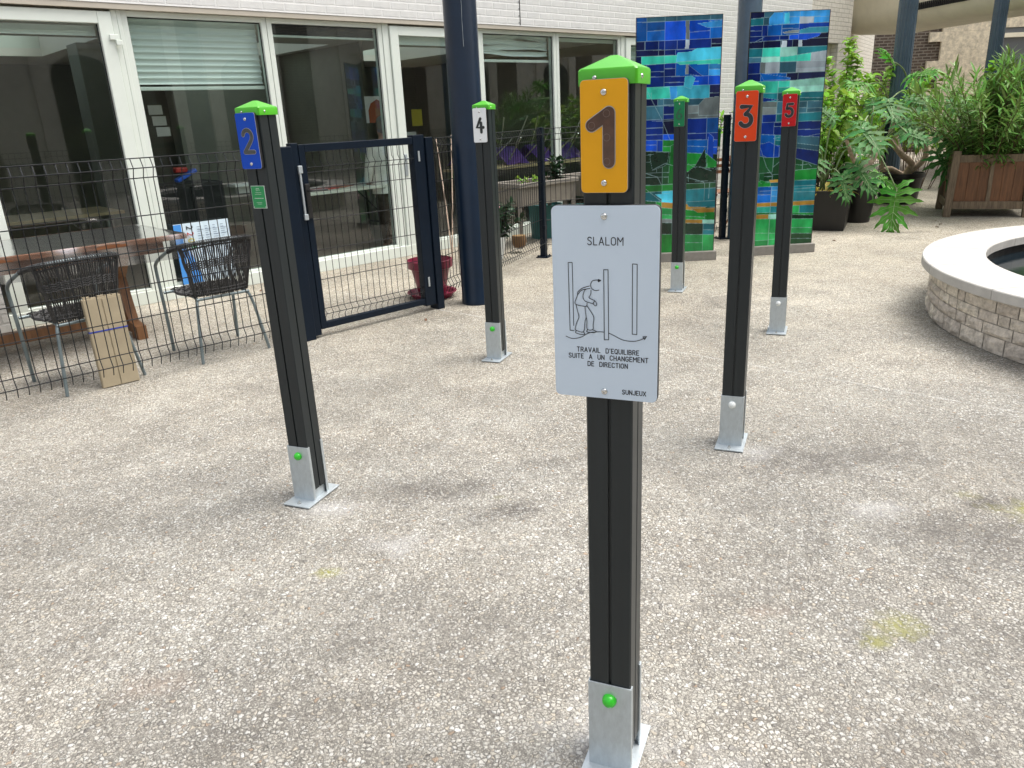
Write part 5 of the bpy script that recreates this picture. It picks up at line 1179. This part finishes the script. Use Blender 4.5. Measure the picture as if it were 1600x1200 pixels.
# raised planter tables by the windows
def planter_table(lab, s_, y, w_, d_, rz=0):
    t = thing('raised_planter', lab, 'planter', L(s_, y), FR+rz, 'taupe raised planters by the windows')
    bm = B(); q0 = [(-w_/2+.06, -d_/2+.05), (w_/2-.06, -d_/2+.05), (w_/2-.06, d_/2-.05), (-w_/2+.06, d_/2-.05)]; q1 = [(-w_/2+.02, -d_/2+.02), (w_/2-.02, -d_/2+.02), (w_/2-.02, d_/2-.02), (-w_/2+.02, d_/2-.02)]
    lo = [bm.verts.new((x, yy, .47)) for x, yy in q0]; hi = [bm.verts.new((x, yy, .70)) for x, yy in q1]
    for k in range(4): bm.faces.new((lo[k], lo[(k+1) % 4], hi[(k+1) % 4], hi[k]))
    bm.faces.new(lo[::-1])
    for (a, b_, c_, e) in ((-w_/2, w_/2, -d_/2, -d_/2+.04), (-w_/2, w_/2, d_/2-.04, d_/2), (-w_/2, -w_/2+.04, -d_/2+.041, d_/2-.041), (w_/2-.04, w_/2, -d_/2+.041, d_/2-.041)): box(bm, a, b_, c_, e, .68, .73, .006)
    obj('trough', bm, 'greyplas', t)
    for sx in (-1, 1):
        for sy in (-1, 1):
            bm = B(); cyl(bm, (sx*(w_/2-.05), sy*(d_/2-.05), 0), (sx*(w_/2-.05), sy*(d_/2-.05), .68), .022, .04, 4); obj('leg', bm, 'greyplas', t)
    bm = B(); box(bm, -w_/2+.045, w_/2-.045, -d_/2+.045, d_/2-.045, .64, .66); obj('soil', bm, 'soil', t); return t
planter_table('taupe raised planter on legs left of the slim fence post', 6.62, -.62, 1.0, .5)
planter_table('taupe raised planter on legs right of the slim fence post', 7.80, -.62, .98, .5)
bushy('potted_flower', 'small bedding plant with yellow green leaves in the first raised planter', L(6.55, -.66, .66), 7, .16, .12, 'lime_leaf', .06, .03, .03, 90, group='seedlings in the raised planters', r0=.12, prof=ovate)
bushy('potted_flower', 'small bushy plant near the slim fence post in the first raised planter', L(7.0, -.58, .66), 9, .34, .14, 'dark_leaf', .09, .04, .035, 91, group='seedlings in the raised planters', r0=.08, prof=ovate)
bg_ = thing('storage_bag', 'teal handled tub standing under the raised planter', 'tub', L(6.95, -.45), FR); bm = B(); lathe(bm, [(.0001, .0), (.17, 0), (.21, .40), (.222, .41), (.2, .41), (.19, .38), (.0001, .3)], 28); obj('tub', bm, 'teal', bg_, smooth=35)
bm = B(); tube(bm, smoothpath([(-.2, 0, .38), (-.15, -.05, .52), (0, -.07, .56), (.15, -.05, .52), (.2, 0, .38)], 5), .008, 6); obj('handle', bm, 'teal', bg_)
bg2 = thing('storage_bag', 'dark teal tub behind the slim fence post', 'tub', L(7.7, -.35), FR); bm = B(); lathe(bm, [(.0001, .0), (.15, 0), (.19, .30), (.2, .31), (.18, .31), (.0001, .26)], 28); obj('tub', bm, 'teal', bg2, smooth=35)
fpn = thing('flower_pot', 'white flower pot with a dark leafy plant behind the slalom post 4', 'flower pot', L(5.55, -1.05), FR); bm = B(); lathe(bm, [(.0001, .0), (.08, 0), (.125, .2), (.13, .24), (.12, .24), (.105, .2), (.0001, .2)], 28); obj('pot', bm, 'plugw', fpn, smooth=35)
bushy('camellia', 'dark leafy potted shrub with a pink flower behind slalom post 4', L(5.55, -1.05, .18), 26, .52, .28, 'dark_leaf', .085, .045, .035, 92, r0=.06, prof=ovate, droop=1)
bm = B(); r_ = random.Random(9)
for k in range(14): leaf_strip(bm, Vector((0, 0, 0)), rv(r_), Vector((0, 0, 1)), .045, .035, .3, 3)
fo = obj('blossom', bm, 'pink', None); fo.location = L(5.42, -1.25, .58); tag(fo, 'single pale pink blossom on the dark leafy shrub', 'flower')
bp_ = thing('flower_pot', 'small brown round pot low beside the teal tub', 'flower pot', L(5.98, -.98), FR); bm = B(); lathe(bm, [(.0001, .06), (.06, .06), (.085, .12), (.075, .19), (.06, .19), (.0001, .16)], 20); obj('pot', bm, 'dry', bp_, smooth=35)

# ------------------------------------------------------------------ inside the building
def folding_table(lab, s_, y, w_, d_, h, mtop, mleg, grp='tables inside the windows'):
    t = thing('folding_table', lab, 'table', L(s_, y), FR, grp)
    bm = B(); box(bm, -w_/2, w_/2, -d_/2, d_/2, h-.03, h, .003); obj('tabletop', bm, mtop, t)
    for sx in (-1, 1):
        bm = B(); x = sx*(w_/2-.15); tube(bm, smoothpath([(x, -d_/2+.08, .03), (x, -d_/2+.08, h-.12), (x-sx*.03, -d_/2+.1, h-.04), (x-sx*.03, d_/2-.1, h-.04), (x, d_/2-.08, h-.12), (x, d_/2-.08, .03)], 5), .014, 7); tube(bm, [(x, 0, h-.35), (x-sx*.3, 0, h-.05)], .008, 6); tube(bm, [(x, -d_/2+.08, .3), (x, d_/2-.08, .3)], .01, 6)
        obj('leg', bm, mleg, t)
    return t
folding_table('white topped folding table with dark legs behind the window at the gate', 4.8, .85, 1.5, .7, .76, 'wtop', 'blackm')
for i, (s_, y, m_, lab, w_, d_) in enumerate([(4.6, .8, 'redm', 'red folder lying on the white topped table', .32, .24), (4.25, .75, 'bluem', 'dark blue folder lying on the white topped table', .3, .22), (4.9, .9, 'orangep', 'orange folder lying on the white topped table', .3, .25)]):
    bm = B(); box(bm, -w_/2, w_/2, -d_/2, d_/2, 0, .012, .002); o = obj('folder', bm, m_, None); o.location = L(s_, y, .761); o.rotation_euler[2] = FR+.3*i; tag(o, lab, 'folder')
folding_table('wood edged table with bent steel legs inside the leftmost glass door', 1.75, 1.5, 1.6, .8, .74, 'ply', 'chrome')
folding_table('long light wood table carrying the upturned purple chairs', 8.0, .66, 3.0, .6, .83, 'ply', 'blackm')
def shell_chair(lab, s_, y, z, flip, rz, m_='purple'):
    t = thing('purple_chair', lab, 'chair', L(s_, y, z), FR+rz, 'purple chairs upturned on the table')
    bm = B(); rg = []
    for j in range(10):
        v = j/9; row = []
        for i in range(9):
            u = -1+i/4; w_ = .2*(1-.25*max(0, v-.5)); 
            yy = .2-.4*min(v*2, 1) if v < .5 else -.2-.1*(v-.5)*2; zz = .0+.03*u*u if v < .5 else (v-.5)*2*.36; row.append(bm.verts.new((u*w_, yy+.02*u*u, zz)))
        rg.append(row)
    for a, b_ in zip(rg, rg[1:]):
        for i in range(8): bm.faces.new((a[i], a[i+1], b_[i+1], b_[i]))
    bmesh.ops.solidify(bm, geom=bm.faces[:], thickness=.008)
    if flip: t.rotation_euler[0] = R(218)
    obj('seat_shell', bm, m_, t, smooth=50)
    for sx in (-1, 1):
        for sy in (-1, 1):
            bm = B(); tube(bm, [(sx*.13, sy*.12, -.01), (sx*.21, sy*.21, -.44)], .009, 6); obj('leg', bm, 'chrome', t)
    return t
for i, s_ in enumerate((6.98, 7.6, 8.2, 8.75)):
    shell_chair(['leftmost upturned purple chair on the light wood table, right of post 4', 'second upturned purple chair from the left on the light wood table', 'third upturned purple chair, behind the window mullion', 'rightmost upturned purple chair on the light wood table'][i], s_, .78, .965, True, R((4, -3, 6, -5)[i]))
# posters and notices on the interior walls
def flat(name, lab, cat, s_, y, z, w_, h_, m_, rz=0, grp=None):
    bm = B(); box(bm, -w_/2, w_/2, -.004, 0, -h_/2, h_/2); o = obj(name, bm, m_, None); o.location = L(s_, y, z); o.rotation_euler[2] = FR+rz; return tag(o, lab, cat, grp)
ap = thing('poster', 'white poster with a rust orange arch inside, above the pale overall', 'poster', L(5.60, 1.0, 1.47), FR)
bm = B(); box(bm, -.17, .17, -.004, 0, -.02, .28); obj('sheet', bm, 'paper', ap); bm = B(); prism(bm, [(-.13, -.02), (.13, -.02), (.13, .12), (.09, .2), (0, .245), (-.09, .2), (-.13, .12)], -.007, -.0045, 'XZ'); obj('arch_print', bm, 'orangep', ap)
flat('poster', 'yellow picture hanging behind the glass door', 'poster', 6.56, 1.5, 1.49, .17, .21, 'yellowp')
flat('paper_sheet', 'crumpled pale blue sheet below the yellow picture', 'paper', 6.15, 1.1, 1.25, .2, .14, 'paper', .3)
for k in range(3): flat('notice', ['top notice of the column inside the blind covered window', 'middle notice of the column inside the blind covered window', 'bottom notice of the column inside the blind covered window'][k], 'notice', 2.92+k*.02, .8, 1.66-.1*k, .13, .085, 'paper', 0, 'small white notices')
br = thing('toy', 'red and blue plastic toy on a shelf inside the second window', 'toy', L(3.0, .55, 1.03), FR); bm = B(); box(bm, -.1, .12, -.05, .05, 0, .035, .01, mx=Matrix.Rotation(R(-25), 4, 'Y')); obj('tray', bm, 'bluem', br); bm = B(); box(bm, -.1, .02, -.04, .04, .05, .10, .015); obj('block', bm, 'redm', br)
sh = thing('shelf', 'small white shelf bracket inside the second window', 'shelf', L(3.75, .8, .88), FR); bm = B(); box(bm, -.2, .2, -.1, .1, 0, .03, .003); box(bm, -.15, .05, -.03, .03, -.07, -.001, .003); obj('board', bm, 'paper', sh)
cbn = thing('cabinet', 'dark low cabinet inside the second window', 'cabinet', L(3.1, 1.0, .03), FR); bm = B(); box(bm, -.35, .35, -.25, .25, 0, .93, .01); obj('body', bm, 'ibox', cbn)
bm = B(); box(bm, -.33, -.005, -.262, -.252, .05, .9, .004); box(bm, .005, .33, -.262, -.252, .05, .9, .004); obj('door', bm, 'blackm', cbn)
# person in a pale overall, back turned, standing at the poster
pe = thing('person', 'person in a pale overall standing behind the window with back turned', 'person', L(5.40, .62, .0), FR)
def skin(name, edges, verts, radii, m_, parent, lvl=2):
    me = bpy.data.meshes.new(name); me.from_pydata(verts, edges, []); o = bpy.data.objects.new(name, me); C.objects.link(o); me.materials.append(M[m_])
    md = o.modifiers.new('skin', 'SKIN'); md.use_smooth_shade = True
    for i, r_ in enumerate(radii): me.skin_vertices[0].data[i].radius = r_ if isinstance(r_, tuple) else (r_, r_)
    me.skin_vertices[0].data[0].use_root = True
    o.modifiers.new('sub', 'SUBSURF').levels = lvl; o.modifiers['sub'].render_levels = lvl; o.parent = parent; return o
V_ = [(0, 0, .78), (0, .0, .95), (0, .01, 1.12), (0, 0, 1.22), (0, .02, 1.29), (0, .03, 1.36), (0, .03, 1.44), (-.15, 0, 1.19), (-.2, .03, .97), (-.19, .12, .80), (-.18, .15, .73), (.15, 0, 1.19), (.2, .03, .97), (.19, .12, .80), (.18, .15, .73), (-.08, 0, .70), (-.09, .01, .40), (-.09, -.01, .06), (-.09, .09, .03), (.08, 0, .70), (.09, .01, .40), (.09, -.01, .06), (.09, .09, .03)]
E_ = [(0, 1), (1, 2), (2, 3), (3, 4), (4, 5), (5, 6), (3, 7), (7, 8), (8, 9), (9, 10), (3, 11), (11, 12), (12, 13), (13, 14), (0, 15), (15, 16), (16, 17), (17, 18), (0, 19), (19, 20), (20, 21), (21, 22)]
rad = [(.13, .1), (.12, .09), (.14, .1), (.09, .07), (.045, .045), (.07, .08), (.06, .075), .055, .042, .033, .03, .055, .042, .033, .03, .085, .055, .035, .03, .085, .055, .035, .03]
skin('body', E_, V_, rad, 'skin', pe)
bm = B(); lathe(bm, [(.052, 1.27), (.085, 1.255), (.15, 1.225), (.205, 1.17), (.19, 1.0), (.17, .9), (.20, .70), (.205, .66)], 24); bmesh.ops.scale(bm, vec=(1.05, .75, 1), verts=bm.verts)
for sx in (-1, 1): tube(bm, [(sx*.17, 0, 1.2), (sx*.215, .03, 1.0), (sx*.205, .12, .8)], [.07, .058, .045], 12)
obj('overall', bm, 'coat', pe, smooth=60)
bm = B(); bmesh.ops.create_uvsphere(bm, u_segments=20, v_segments=14, radius=.095); bmesh.ops.transform(bm, matrix=Matrix.Translation((0, .01, 1.42)) @ Matrix.Diagonal((.86, .98, 1.12, 1)), verts=bm.verts)
for v in bm.verts:
    if v.co.y > .04 and v.co.z < 1.47: v.co.y = .04
    v.co += Vector(noise.noise_vector(v.co*30))*.006
obj('hair', bm, 'hair', pe, smooth=60)
bm = B(); 
for sx in (-1, 1): tube(bm, [(sx*.085, 0, .68), (sx*.092, .01, .4), (sx*.092, -.01, .07)], [.10, .075, .055], 14)
obj('trousers', bm, 'trouser', pe, smooth=60)

# ------------------------------------------------------------------ a few dry leaves on the paving
r_ = random.Random(12); spots = [L(3.4, -.25), L(3.55, -.35), L(3.15, -.4), L(3.8, -.3), L(3.3, -.55), (-.64, 5.75, 0), (5.2, 9.2, 0), (5.05, 9.0, 0), (4.9, 9.6, 0), (3.6, 8.4, 0), (.9, 5.2, 0), (5.3, 9.5, 0)]
labs = ['by the sill left of the gate handle', 'by the sill under the third window', 'farthest left below the sill behind the gate', 'by the sill behind the right half of the gate', 'in the open floor behind the gate', 'beside the right gate post', 'left of the wooden planter', 'in front of the hanging philodendron leaf', 'between the round pot and the wooden planter', 'in front of the square planter', 'on open paving between posts 4 and 6', 'close to the left foot of the wooden planter']
for k, p in enumerate(spots):
    bm = B(); leaf_strip(bm, Vector((-.02, 0, .004)), Vector((1, 0, .25)), Vector((0, 0, 1)), r_.uniform(.035, .06), r_.uniform(.018, .03), .8, 5, fold=.5)
    o = obj('fallen_leaf', bm, 'dry', None); o.location = Vector(p)+Vector((0, 0, .003)); o.rotation_euler[2] = r_.uniform(0, 6); tag(o, 'small dry brown leaf lying '+labs[k], 'leaf', 'dry leaves on the paving')
